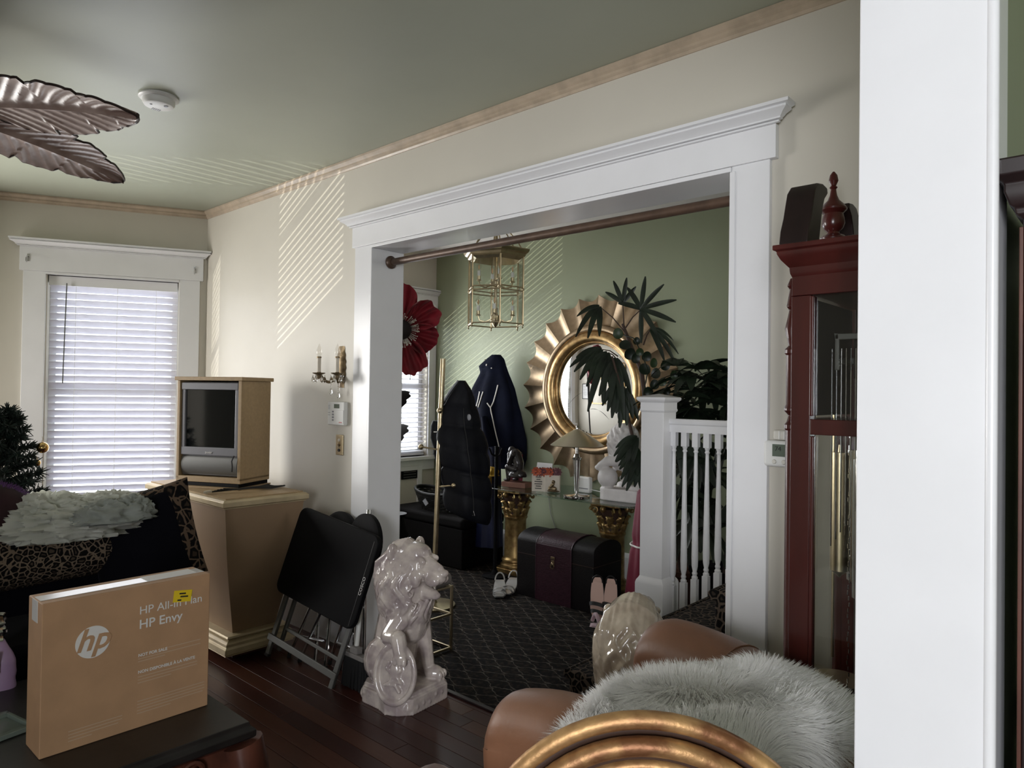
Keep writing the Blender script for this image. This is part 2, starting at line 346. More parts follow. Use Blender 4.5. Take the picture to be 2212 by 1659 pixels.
# dining-room rear wall with its window opening behind the camera
st('wall_rear', [(-6.4, .3, -3.1, -3, 0, CZ), (2.1, 3.6, -3.1, -3, 0, CZ), (.3, 2.1, -3.1, -3, 0, .75), (.3, 2.1, -3.1, -3, 2.35, CZ)], 'wall')
# wall between living and dining room, open towards the camera
st('wall_right', [(-.325, -.185, 1.22, YW, 0, CZ), (-.325, -.185, -3, -1.6, 0, CZ), (-.325, -.185, -1.6, 1.22, 2.30, CZ)], 'green_wall')
st('trim_right', [(-.345, -.165, 1.2, 1.222, 0, 2.3), (-.345, -.325, 1.222, 1.33, 0, 2.3), (-.185, -.165, 1.222, 1.335, 0, 2.3)], 'white_trim', bev=.003)
g = G(); g.cyl((-.166, 1.203, 0), (-.166, 1.203, 2.3), .008, n=10); g.build('bead', 'white_trim', bpy.data.objects['trim_right'])
# bay: angled wall with window, front wall with window, second angled wall
def frame_mat(origin, ang): return Matrix.Translation(origin) @ Matrix.Rotation(ang, 4, 'Z')
WBX0, WBX1, WBZ0, WBZ1 = -1.013, -.189, .62, 2.225
def holewall(name, m, fm, x0, x1, hx0, hx1, hz0, hz1, th=.14):
    g = G(); g.M = fm
    g.bb(x0, hx0, 0, th, 0, CZ); g.bb(hx1, x1, 0, th, 0, CZ); g.bb(hx0, hx1, 0, th, 0, hz0); g.bb(hx0, hx1, 0, th, hz1, CZ)
    o = g.build(name, m, smooth=False); o['kind'] = 'structure'; return o
FB = frame_mat(C0, BA)
holewall('wall_bay_angled', 'wall', FB, -1.5, 0.03, WBX0, WBX1, WBZ0, WBZ1)
PB = C0 - bd*1.5
FF = frame_mat(Vector((PB.x, 0, 0)), pi/2)      # bay front wall, local x along +Y
holewall('wall_bay_front', 'wall', FF, -1.75, PB.y+.06, -.36, .55, .62, 2.225)
st('wall_left', [(-5.9, -5.0, -3.0, -1.7, 0, CZ)], 'wall')
FW = frame_mat(Vector((XF, 0, 0)), pi/2)
holewall('wall_foyer_window', 'wall', FW, YF-.1, YB+.1, 2.80, 4.50, .83, 2.16)

# ------------------------------------------------------------------ mouldings
def cornice(g, xa, xb, prof, y=0):
    # prof: (out, z); returns mitred at both ends
    vs = []; n = len(prof)
    for out, z in prof: vs += [(xa-out, y, z), (xa-out, y-out, z), (xb+out, y-out, z), (xb+out, y, z)]
    fs = []
    for i in range(n-1):
        for k in range(3): a = i*4+k; fs.append((a, a+1, a+5, a+4))
    fs += [(0, 1, 2, 3), (n*4-4, n*4-3, n*4-2, n*4-1)]
    for i in range(n-1): fs.append((i*4+3, i*4, i*4+4, i*4+7))
    g.add(vs, fs)
CPROF = lambda z, h, o: [(.004, z), (.014, z), (.014, z+h*.10), (.008, z+h*.12), (.022, z+h*.16), (.022, z+h*.26), (.026, z+h*.30), (.034, z+h*.44), (.052, z+h*.60), (o-.012, z+h*.74), (o-.006, z+h*.78), (o, z+h*.80), (o, z+h)]
def casing(name, fm, x0, x1, z0, z1, wl, wr, fasc, ch, co, stool=False, bead=.018, depth=.022, floor_z=0):
    r = struct(name)
    def P(nm, fn, bev=.0025):
        g = G(); g.M = fm; fn(g); return g.build(nm, 'white_trim', r, smooth=True, bev=bev, ang=30)
    P('side_casing', lambda g: g.bb(x0-wl, x0-.006, -depth, 0, floor_z, z1+bead)); P('side_casing', lambda g: g.bb(x1+.006, x1+wr, -depth, 0, floor_z, z1+bead))
    P('fascia', lambda g: g.bb(x0-wl-.022, x1+wr+.022, -depth-.006, 0, z1+bead, z1+bead+fasc))
    P('bead', lambda g: g.bb(x0-.006, x1+.006, -depth-.004, .02, z1, z1+bead-.001))
    P('cornice', lambda g: cornice(g, x0-wl-.022, x1+wr+.022, CPROF(z1+bead+fasc, ch, co), -depth-.004), bev=0)
    if stool:
        P('stool_sill', lambda g: g.bb(x0-wl-.03, x1+wr+.03, -.06, .09, z0-.03, z0)); P('apron', lambda g: g.bb(x0-wl, x1+wr, -.018, 0, z0-.13, z0-.03))
    return r
FM = frame_mat(Vector((0, YW, 0)), 0)
tr = casing('trim_opening', FM, OX0, OX1, 0, OZ, .16, .142, .113, .055, .062)
g = G()
for b in ((OX0-.022, OX0, YW-.026, YF+.02, 0, OZ), (OX1, OX1+.022, YW-.026, YF+.02, 0, OZ), (OX0-.022, OX1+.022, YW-.01, YF+.02, OZ, OZ+.02)):
    g = G(); g.bb(*b); g.build('jamb', 'white_trim', tr, smooth=False, bev=.004)
g = G(); g.bb(OX0, OX1, 2.325, 2.352, -.01, .010); g.build('threshold', 'dark_wood', tr, smooth=False, bev=.004)
for x0, x1 in ((OX0-.17, OX0-.02), (OX1+.02, OX1+.17)):
    g = G(); g.bb(x0, x1, YF, YF+.022, 0, OZ+.12); g.build('side_casing', 'white_trim', tr, smooth=False, bev=.003)
casing('window_bay_trim', FB, WBX0, WBX1, WBZ0, WBZ1, .139, .145, .165, .052, .055, stool=True, floor_z=.59)['kind'] = 'structure'
casing('window_foyer_trim', FW, 2.80, 4.50, .83, 2.16, .13, .092, .20, .055, .045, stool=True, floor_z=.80)
RP = [(0, 2.712), (.006, 2.712), (.010, 2.722), (.020, 2.728), (.020, 2.738), (.028, 2.744), (.036, 2.752), (.036, 2.764), (0, 2.764)]
def railrun(name, fm, x0, x1, m='rail_tan', prof=RP):
    g = G(); g.M = fm; n = len(prof)
    vs = [(x0, -o, z) for o, z in prof]+[(x1, -o, z) for o, z in prof]
    g.add(vs, [(i, i+1, n+i+1, n+i) for i in range(n-1)]+[tuple(range(n)), tuple(range(2*n-1, n-1, -1))])
    o = g.build(name, m, smooth=False); o['kind'] = 'structure'; return o
railrun('trim_1', FM, -5.212, -.34); railrun('trim_2', FB, -1.5, 0)
railrun('trim_3', FF, -1.7, PB.y)
BP = [(0, 0), (.016, 0), (.016, .15), (.010, .165), (.006, .175), (0, .175)]
railrun('baseboard_back', FM, -5.21, OX0-.165, 'white_trim', BP); railrun('baseboard_back_right', FM, OX1+.145, -.34, 'white_trim', BP)
railrun('baseboard_bay', FB, -1.5, 0, 'white_trim', BP)
railrun('baseboard_foyer', frame_mat(Vector((0, YB, 0)), 0), XF, 1.6, 'white_trim', [(a, b*1.35) for a, b in BP])
railrun('baseboard_foyer_window', FW, YF, YB, 'white_trim', [(a, b*1.35) for a, b in BP])

# ------------------------------------------------------------------ windows and blinds
def window(name, fm, x0, x1, z0, z1):
    r = struct(name); zm = (z0+z1)/2
    def P(nm, b, m='white_trim'):
        g = G(); g.M = fm; g.bb(*b); return g.build(nm, m, r, smooth=False, bev=.003 if m != 'glass' else 0)
    P('frame', (x0-.0, x0+.045, .075, .11, z0, z1)); P('frame', (x1-.045, x1, .075, .11, z0, z1)); P('frame', (x0+.045, x1-.045, .075, .11, z1-.05, z1)); P('frame', (x0+.045, x1-.045, .075, .11, z0, z0+.06)); P('meeting_rail', (x0+.045, x1-.045, .075, .11, zm-.02, zm+.02))
    P('pane', (x0+.045, x1-.045, .09, .094, z0+.06, zm-.02), 'glass'); P('pane', (x0+.045, x1-.045, .09, .094, zm+.02, z1-.05), 'glass')
window('window_1', FB, WBX0, WBX1, WBZ0, WBZ1); window('window_2', FW, 2.80, 4.50, .83, 2.16)
slatmesh = {}
def blind(label, fm, x0, x1, z0, z1, pitch, tilt, wand=None, y=.038, head=.058, stack=0):
    r = thing('venetian_blind', label, 'blind'); r.matrix_world = fm @ Matrix.Translation(((x0+x1)/2, y, z0)); L = x1-x0-.008; H = z1-z0
    def P(nm, fn, m='slat', bev=.0015): g = G(); fn(g); return g.build(nm, m, r, smooth=True, bev=bev)
    P('valance', lambda g: (g.bb(-L/2-.003, L/2+.003, -.032, -.022, H-head-.008, H), g.bb(-L/2, L/2, -.02, .025, H-.05, H-.004)), 'white_trim')
    g = G(); d = .050
    prof = [(-d/2, 0), (-d/4, .0022), (0, .003), (d/4, .0022), (d/2, 0), (d/2, .0026), (d/4, .0048), (0, .0056), (-d/4, .0048), (-d/2, .0026)]
    n = len(prof); g.add([(-L/2, a, b) for a, b in prof]+[(L/2, a, b) for a, b in prof], [(i, (i+1) % n, n+(i+1) % n, n+i) for i in range(n)]+[tuple(range(n)), tuple(range(2*n-1, n-1, -1))])
    sm = g.mesh('slat', True, 60)
    z = H-head-pitch*.5; k = 0
    while z > .035:
        o = mobj('slat', sm, 'slat', r); o.location = (0, 0, z-.003); o.rotation_euler = (tilt, 0, 0); z -= pitch; k += 1
    P('bottom_rail', lambda g: g.bb(-L/2, L/2, -.024, .024, .004, .024))
    for c in (-L*.30, L*.02, L*.33):
        P('ladder_tape', lambda g: (g.cyl((c, -.027, .01), (c, -.027, H-.02), .0012, n=5), g.cyl((c, .027, .01), (c, .027, H-.02), .0012, n=5)), 'white_plastic', 0)
    if wand: P('tilt_wand', lambda g: g.cyl((wand[0], -.045, H-.05), (wand[0]-.012, -.05, H-.05-wand[1]), .004, n=6), 'grey_metal', 0)
    return r
blind('white wide-slat venetian blind in the tall bay window behind the television', FB, WBX0+.006, WBX1-.006, WBZ0+.005, WBZ1-.004, .0485, R(-50), wand=(-.295, .70))
blind('narrow white venetian blind in the foyer window behind the red flower', FW, 2.81, 4.49, .835, 2.155, .046, R(11), wand=(.64, .55))
window('window_3', FF, -.36, .55, .62, 2.225)
blind('white venetian blind in the bay front window outside the picture at left', FF, -.354, .544, .625, 2.22, .0485, R(9))

# ================================================================== LIVING ROOM
# ---------------------------------------------------------------- curtain rod in the opening
r = thing('curtain_rod', 'long brown wooden rod spanning the top of the white opening', 'rod', (0, 2.45, 2.168))
g = G(); g.cyl((OX0+.012, 0, 0), (OX1-.012, 0, 0), .0195, n=20); g.build('pole', 'dark_rod', r)
for s, x in ((1, OX0+.001), (-1, OX1-.001)):
    g = G(); g.M = Matrix.Translation((x, 0, 0)) @ Matrix.Rotation(s*pi/2, 4, 'Y'); g.lathe([(.033, 0), (.036, .004), (.036, .012), (.028, .018), (.024, .03), (.0205, .031)], 24); g.build('end_socket', 'dark_rod', r)

# ---------------------------------------------------------------- ceiling fan with carved leaf blades
r = thing('ceiling_fan', 'brown ceiling fan with carved palm leaf blades near the smoke detector', 'ceiling fan', (-3.38, .468, CZ))
g = G(); g.lathe([(.001, 0), (.075, 0), (.07, -.03), (.03, -.06), (.014, -.065), (.014, -.15), (.03, -.155)], 24); g.build('canopy', 'fan_dark', r)
g = G(); g.lathe([(.03, -.15), (.09, -.165), (.13, -.2), (.135, -.25), (.12, -.29), (.08, -.31), (.07, -.36), (.04, -.40), (.001, -.41)], 32); g.build('motor', 'fan_dark', r)
def leafblade():
    # local +x outwards; outline half-widths with notches at the torn leaf edges
    L0, L1 = .16, .815
    def hw(t, side):
        w = .178*math.sin(pi*min(1, t**.75))**.62*(1-.22*t) + .004
        for c, dp in (((.33, .20), (.62, .18), (.82, .1)) if side > 0 else ((.45, .2), (.72, .18))):
            d = t-c
            if 0 <= d < .10: w *= 1-dp*(1-d/.10)
        return w
    nu, nv = 120, 33
    g = G()
    def top(u, v):
        t = u; s = v*2-1; x = L0+(L1-L0)*t; w = hw(t, 1 if s > 0 else -1)
        rib = abs(math.sin((t*11 - abs(s)*2.6)*pi))**.45
        z = -.012*(1-abs(s)**1.5) + .0075*rib*min(1, abs(s)*6)*(1-.3*abs(s)) - .02*s*s - .055*t*t
        if abs(s) < .09: z -= .008*(1-abs(s)/.09)
        return Vector((x + abs(s)*.03*(1-t), s*w, z))
    g.grid(top, nu, nv)
    k = len(g.v); vs = list(g.v); g.add([(p.x, p.y, p.z+.010) for p in vs], [tuple(reversed(f)) for f in g.f])
    rim = [i*nv for i in range(nu)]+[(nu-1)*nv+j for j in range(1, nv)]+[i*nv+nv-1 for i in range(nu-2, -1, -1)]+[j for j in range(nv-2, 0, -1)]
    g.f += [(rim[i], rim[(i+1) % len(rim)], rim[(i+1) % len(rim)]+k, rim[i]+k) for i in range(len(rim))]
    e = G(); e.tube([Vector(vs[i])+Vector((0, 0, .005)) for i in rim], .0052, 6, closed=True)
    return g.mesh('leaf_blade', True, 50), e.mesh('blade_rim', True)
lm, em = leafblade()
d1 = at(305, 248, Z=2.45)-Vector((-3.38, .468, 2.45)); a1 = math.atan2(d1.y, d1.x)
for k in range(5):
    o = mobj('leaf_blade', lm, 'fan_leaf', r); o.location = (0, 0, -.265); o.rotation_euler = (R(-14), 0, a1+k*2*pi/5)
    mobj('blade_rim', em, 'fan_dark', o)
    g = G(); g.box((.15, 0, 0), (.12, .05, .012)); q = g.build('blade_bracket', 'old_brass', o, bev=.004)
# ---------------------------------------------------------------- smoke detector
r = thing('smoke_detector', 'round white smoke detector on the green ceiling', 'smoke detector', (-3.324, 1.265, CZ))
g = G(); g.lathe([(.001, -.0), (.082, 0), (.084, -.008), (.078, -.013), (.072, -.015)], 36); g.build('mounting_ring', 'white_plastic', r)
g = G(); g.lathe([(.068, -.013), (.067, -.03), (.060, -.041), (.05, -.044), (.001, -.045)], 36); g.build('cover', 'white_plastic', r)
g = G(); g.cyl((.03, .02, -.047), (.03, .02, -.044), .009, n=12); g.build('test_button', 'silver_grey', r); g = G(); g.cyl((.005, -.035, -.0465), (.005, -.035, -.044), .005, n=10); g.build('indicator', 'silver_grey', r)
g = G()
for k in range(5): g.box((-.04, .02-.008*k, -.0455), (.02, .003, .002))
g.build('vent_slot', 'silver_grey', r, smooth=False)

# ---------------------------------------------------------------- wall fittings beside the opening
def onwall(name, label, cat, px, py): p = at(px, py, Y=YW); return thing(name, label, cat, (p.x, YW, p.z))
r = onwall('wall_sconce', 'old brass double candle sconce with crystal drops beside the opening', 'wall lamp', 738, 800)
g = G(); g.M = Matrix.Rotation(pi/2, 4, 'X'); g.lathe([(.001, 0), (.03, 0), (.032, .006), (.022, .012), (.02, .018), (.001, .022)], 24); g.M = Matrix.Scale(1, 4)
g2 = G(); g2.grid(lambda u, v: Vector((.045*(.55+.45*math.sin(pi*(u*.94+.03)))*(v*2-1)*(1+.08*cos(u*40)), -.002-.018*(1-(v*2-1)**2)*math.sin(pi*u), -.10+.24*u)), 40, 13); g2.v += []
g2.build('back_plate', 'old_brass', r)
for s in (-1, 1):
    d = Vector((.0, -.135, 0)) if s < 0 else Vector((.105, -.085, 0))
    g = G(); pts = [Vector((0, -.015, -.02))+d*t+Vector((0, 0, -.05*math.sin(pi*t)+.0*t)) for t in [i/10 for i in range(11)]]; g.tube(pts, [.008-.002*abs(t-.5) for t in [i/10 for i in range(11)]], 8); arm = g.build('arm', 'old_brass', r)
    e = pts[-1]
    g = G(); g.lathe([(.001, -.035), (.008, -.03), (.012, -.012), (.034, -.002), (.036, .002), (.012, .002), (.012, .006)], 20, e); g.build('drip_pan', 'old_brass', r)
    g = G(); g.lathe([(.011, .0), (.011, .082), (.013, .084), (.012, .09), (.008, .092)], 16, e); c = g.build('candle_tube', 'ivory', r)
    g = G(); g.lathe([(.0125, .083), (.0135, .088), (.0125, .093)], 16, e); g.build('collar', 'old_brass', r)
    g = G(); g.lathe([(.007, .093), (.0155, .108), (.0165, .118), (.013, .135), (.006, .152), (.001, .166)], 16, e); g.build('bulb', 'bulb', r)
    for k in range(6):
        a = k*pi/3; q = e+Vector((.032*cos(a), .032*sin(a), 0)); g = G(); g.cyl(q, q-Vector((0, 0, .012)), .001, n=4); g.ell(q-Vector((0, 0, .016)), .0045, 8, 5)
        g.lathe([(.001, -.055), (.009, -.042), (.006, -.026), (.001, -.02)], 6, q); g.build('crystal_drop', 'crystal', r, smooth=False)
for q, n in ((Vector((.0, -.07, -.06)), 4), (Vector((.06, -.06, -.07)), 5)):
    g = G()
    for k in range(n): g.ell(q-Vector((0, 0, .011*k)), .005, 8, 5)
    g.lathe([(.001, -.045), (.010, -.032), (.006, -.014), (.001, -.006)], 6, q-Vector((0, 0, .011*n-.005))); g.build('crystal_drop', 'crystal', r, smooth=False)
r = onwall('alarm_keypad', 'white alarm keypad with small grey display under the sconce', 'keypad', 734, 893)
g = G(); g.box((0, -.014, 0), (.165, .028, .135)); g.build('housing', 'white_plastic', r, bev=.006)
g = G(); g.box((.03, -.0295, -.018), (.10, .003, .075)); g.build('flip_door', 'white_plastic', r, bev=.002)
g = G(); g.box((.01, -.0285, .042), (.052, .002, .024)); g.build('display', 'lcd', r, smooth=False)
for k in range(4): g = G(); g.box((-.022, -.032, .01-.016*k), (.013, .004, .010)); g.build('key', 'silver_grey', r, bev=.001)
for k in range(4): g = G(); g.box((-.066, -.0285, .046-.007*k), (.018, .001, .0018)); g.build('speaker_slot', 'silver_grey', r, smooth=False)
for k in range(4): g = G(); g.box((-.072+.012*(k % 2), -.0285, .004-.014*(k//2)), (.006, .001, .003)); g.build('indicator', 'grey_metal', r, smooth=False)
g = G(); g.box((.052, -.0312, -.05), (.03, .001, .006)); g.build('maker_mark', 'red_ink', r, smooth=False)
r = onwall('switch_plate', 'brass push-button light switch plate below the alarm keypad', 'light switch', 735, 961)
g = G(); g.box((0, -.004, 0), (.072, .008, .118)); g.build('plate', 'brass', r, bev=.004)
for z in (.028, -.03): g = G(); g.M = Matrix.Translation((0, -.008, z)) @ Matrix.Rotation(pi/2, 4, 'X'); g.lathe([(.001, .006), (.007, .006), (.008, .003), (.010, 0)], 16); g.build('push_button', 'ivory' if z > 0 else 'black', r)
g = G(); g.box((0, -.0095, 0), (.028, .003, .004)); g.box((0, -.0095, 0), (.004, .003, .03)); g.box((0, -.0115, 0), (.01, .005, .01), Matrix.Rotation(pi/4, 3, 'Y')); g.build('ornament', 'old_brass', r, smooth=False)
r = onwall('thermostat', 'white rounded thermostat with green-grey display left of the tall clock', 'thermostat', 1693, 980)
g = G(); g.box((0, -.015, 0), (.118, .03, .088)); g.build('housing', 'white_plastic', r, bev=.013, bseg=4)
g = G(); g.box((.005, -.031, .012), (.062, .002, .040)); g.build('display', 'lcd', r, smooth=False)
me = textmesh('74', .022); o = mobj('display_digits', me, 'ink', r); o.location = (-.018, -.0325, .010); o.rotation_euler = (pi/2, 0, 0)
for x in (-.02, .012, .038): g = G(); g.M = Matrix.Translation((x, -.03, -.026)) @ Matrix.Rotation(pi/2, 4, 'X'); g.lathe([(.001, .004), (.006, .004), (.008, 0)], 14); g.build('button', 'cream_plastic', r)
r = onwall('wall_sensor', 'small clear plastic wall sensor above the thermostat', 'sensor', 1696, 940)
g = G(); g.box((0, -.01, 0), (.07, .02, .034)); g.build('cover', 'cream_plastic', r, bev=.008)
for k in range(3): g = G(); g.box((-.012+.016*k, -.0205, 0), (.004, .002, .026)); g.build('rib', 'white_plastic', r, smooth=False)
for px, py, n in ((61, 556, 'curtain hook on the left end of the bay window head'), (421, 583, 'curtain hook on the right end of the bay window head')):
    d = fw+(px-1106)/FPX*rt-(py-829.5)/FPX*up; nrm = Vector((-sin(BA), cos(BA), 0)); t = nrm.dot(C0+nrm*-.03-CAM*1)-0; t = (nrm.dot(C0-CAM)-.03)/nrm.dot(d); p = CAM+d*t
    r = thing('curtain_hook', 'small silver '+n, 'hook', p, BA)
    g = G(); g.box((0, .0, 0), (.014, .004, .05)); g.build('base', 'chrome', r, bev=.001)
    g = G(); g.tube([(0, 0, .01), (0, -.03, .005), (0, -.05, -.01), (0, -.05, -.03), (0, -.035, -.035)], .004, 8); g.build('arm', 'chrome', r)

# ---------------------------------------------------------------- television pedestal and television
PX0, PX1, PY0, PY1 = -4.56, -3.53, 1.70, 2.20
r = thing('television_stand', 'tan flared pedestal cabinet with cream gold mouldings under the television', 'cabinet', ((PX0+PX1)/2, (PY0+PY1)/2, 0))
hx, hy = (PX1-PX0)/2, (PY1-PY0)/2
def rect_lathe(g, prof):
    vs = []; n = len(prof)
    for i, z in prof: vs += [(-hx+i, -hy+i, z), (hx-i, -hy+i, z), (hx-i, hy-i, z), (-hx+i, hy-i, z)]
    fs = [(4*k+j, 4*k+(j+1) % 4, 4*k+4+(j+1) % 4, 4*k+4+j) for k in range(n-1) for j in range(4)]+[(3, 2, 1, 0), (4*n-4, 4*n-3, 4*n-2, 4*n-1)]
    g.add(vs, fs)
g = G(); rect_lathe(g, [(.012, .822), (.012, .828), (.0, .834), (.0, .858), (.010, .868), (.03, .872)]); g.build('top_moulding', 'cream_gold', r, smooth=False, bev=.002)
g = G(); rect_lathe(g, [(.026, .868), (.024, .876)]); g.build('top_board', 'tan_vinyl', r, smooth=False)
g = G(); rect_lathe(g, [(.035+.055*(math.cos(pi*t)*.5+.5 if t < .5 else .5-.5*math.sin((t-.5)*pi)) + .0 + .075*(1-t) if False else .125-.105*t**1.6+.03*math.sin(pi*t)*-1, .13+.70*t) for t in [i/16 for i in range(17)]]); g.build('body', 'tan_board', r, ang=50)
g = G(); rect_lathe(g, [(.075, .135), (.07, .125), (.085, .115), (.06, .10), (.06, .085), (.05, .075), (.045, .05), (.055, .045), (.05, .04)]); g.build('base_moulding', 'cream_gold', r, smooth=False, bev=.002)
g = G(); rect_lathe(g, [(.13, 0), (.13, .042)]); g.build('plinth', 'carved_wood', r, smooth=False)
pA = Vector((-4.225, 1.745, .877)); tv_a = math.atan2(.18, .377)
r = thing('television', 'small tube television boxed in a tan fabric-covered surround on the pedestal', 'television', pA, tv_a)
W, Dp, H = .445, .27, .64
def TB(nm, b, m, bev=.003): g = G(); g.bb(*b); return g.build(nm, m, r, bev=bev)
TB('surround_top', (-.012, W+.012, -.012, Dp+.012, H-.022, H), 'tan_vinyl'); TB('surround_side', (0, .02, 0, Dp, .045, H-.022), 'tan_vinyl'); TB('surround_side', (W-.022, W, 0, Dp, .045, H-.022), 'tan_vinyl'); TB('surround_base', (0, W, 0, Dp, .03, .062), 'tan_vinyl'); TB('surround_back', (.02, W-.022, Dp-.01, Dp, .062, H-.022), 'black')
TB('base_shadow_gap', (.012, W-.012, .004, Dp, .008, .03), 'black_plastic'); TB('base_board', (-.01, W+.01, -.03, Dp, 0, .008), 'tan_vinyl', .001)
def SG(nm, b, m, bev=.004): g = G(); g.bb(*b); return g.build(nm, m, tvb, bev=bev)
tvb = TB('set_body', (.024, W-.026, .022, Dp-.012, .068, H-.03), 'silver_grey', .006)
SG('bezel', (.026, .05, .008, .026, .215, H-.045), 'silver_grey'); SG('bezel', (W-.05, W-.028, .008, .026, .215, H-.045), 'silver_grey'); SG('bezel', (.026, W-.028, .004, .026, H-.075, H-.034), 'silver_grey'); SG('bezel', (.026, W-.028, .006, .026, .185, .232), 'silver_grey')
SG('screen', (.05, W-.05, .018, .024, .232, H-.075), 'screen', .002)
g = G(); g.grid(lambda u, v: Vector((.03+(W-.06)*u, .02-.014*math.sin(pi*v)**.6, .075+.105*v)), 12, 12); g.build('speaker_panel', 'grey_metal', tvb)
o = mobj('maker_name', textmesh('SHARP', .016, align='CENTER'), 'print_white', tvb); o.location = (W/2, .0035, .196); o.rotation_euler = (pi/2, 0, 0)
g = G(); g.tube([(W-.045, .0, .19), (W-.05, -.012, .16), (W-.044, -.014, .13), (W-.05, -.008, .10)], .004, 6); g.build('dangling_plug', 'black', tvb)
r = thing('power_cable', 'coiled black cable lying on the pedestal beside the television', 'cable', (-3.74, 1.82, .878))
for k in range(5):
    g = G(); g.tube([Vector((-.06+.02*k*.5, -.06+.012*k, .006+.004*k)), Vector((0, .03+.01*k, .016)), Vector((.02, .14, .018+.004*(k % 2))), Vector((.01-.01*k, .26, .006+.004*k)), Vector((-.02, .36-.02*k, .008))], .0045, 6); g.build('strand', 'black', r)
g = G(); g.box((-.045, -.085, .010), (.018, .05, .014), Matrix.Rotation(.5, 3, 'Z')); g.build('plug', 'ivory', r, bev=.003)

# ---------------------------------------------------------------- folded tray table, stools and broom against the wall
FEET = Vector((-3.215, 1.93, 0))
r = thing('folding_tray_table', 'black folding tray table leaning against the wall beside the pedestal', 'folding table', FEET)
r.rotation_euler = (R(-15.5), R(7.5), R(4)); HWT = .325
def TT(nm, fn, m, bev=.004): g = G(); fn(g); return g.build(nm, m, r, bev=bev)
rc = .05; poly = []
for cx, cy, a0 in ((HWT-rc, .80-rc, 0), (-HWT+rc, .80-rc, 90), (-HWT+rc, .335+rc, 180), (HWT-rc, .335+rc, 270)):
    for k in range(7): a = R(a0+15*k); poly.append((cx+rc*cos(a), cy+rc*sin(a)))
def tp(g): g.M = Matrix.Rotation(pi/2, 4, 'X'); g.prism(poly, -.006, .024)
top = TT('tabletop', tp, 'black_plastic', .006)
g = G(); g.box((HWT-.03, -.0245, .56), (.0015, .001, .42)); g.build('edge_line', 'grey_metal', top, smooth=False)
o = mobj('maker_name', textmesh('COSCO', .026, align='CENTER'), 'print_white', top); o.location = (HWT-.012, -.0252, .55); o.rotation_euler = (pi/2, R(-90), 0)
for sx in (-1, 1):
    TT('leg', lambda g: g.box((sx*.265, .02, .38), (.03, .018, .76)), 'grey_metal'); TT('leg', lambda g: g.box((sx*.23, .055, .40), (.022, .018, .72)), 'grey_metal')
    TT('rubber_foot', lambda g: g.box((sx*.265, .02, .008), (.034, .022, .016)), 'black')
TT('crossbar', lambda g: g.box((0, .006, .10), (.58, .012, .034)), 'grey_metal')
TT('crossbar', lambda g: g.box((0, .055, .16), (.46, .012, .02)), 'grey_metal')
def stool(label, loc, rz, lean):
    r = thing('folding_stool', label, 'stool', loc, 0, 'folded stools behind the tray table'); r.rotation_euler = (R(lean), 0, rz)
    g = G(); g.M = Matrix.Translation((0, .01, .66)) @ Matrix.Rotation(pi/2, 4, 'X'); g.lathe([(.001, -.022), (.13, -.022), (.15, -.012), (.15, .012), (.13, .022), (.001, .022)], 36); g.build('seat', 'black_plastic', r)
    for a, b in ((-.15, .05), (-.05, .15), (.04, -.13), (.13, -.02)):
        g = G(); y = .0 if a < 0 else .03; g.tube([(a, y, .012), (a*.6+b*.4, y, .28), (b*.8, y, .60)], .0085, 8); l = g.build('leg', 'chrome', r)
        g = G(); g.cyl((a, y, 0), (a, y, .025), .011, n=8); g.build('rubber_foot', 'black', l)
    g = G(); g.cyl((-.12, .0, .12), (.1, .0, .14), .007); g.build('stretcher', 'chrome', r)
stool('round black folding stool with chrome legs behind the tray table by the pedestal', (-3.30, 2.05, 0), R(3), -16)
stool('round black folding stool with chrome legs behind the tray table by the broom', (-3.06, 2.13, 0), R(-4), -8.5)
r = thing('broom', 'upright broom with chrome handle and black bristles leaning at the white casing', 'broom', (-2.865, 2.06, 0))
top = at(797, 1103, Y=2.29)-r.location
g = G(); g.cyl((0, .0, .17), top*.72, .0115, n=14); g.build('handle_lower', 'white_plastic', r); g = G(); g.cyl(top*.70, top, .0125, n=14); g.cyl(top*.97, top*1.003, .014, n=14); g.build('handle_upper', 'chrome', r)
g = G(); g.prism([(-.08, -.02), (.08, -.02), (.08, .02), (-.08, .02)], .145, .168); g.prism([(-.03, -.018), (.03, -.018), (.03, .018), (-.03, .018)], .168, .20); g.build('head', 'stool_grey', r, smooth=False, bev=.005)
g = G()
for k in range(260):
    x = random.uniform(-.075, .075); y = random.uniform(-.017, .017); g.tube([(x, y, .147), (x*1.12, y*1.6+random.uniform(-.006, .006), .004)], [.0045, .003], 4)
g.build('bristles', 'bristle', r, smooth=False, kind='stuff')

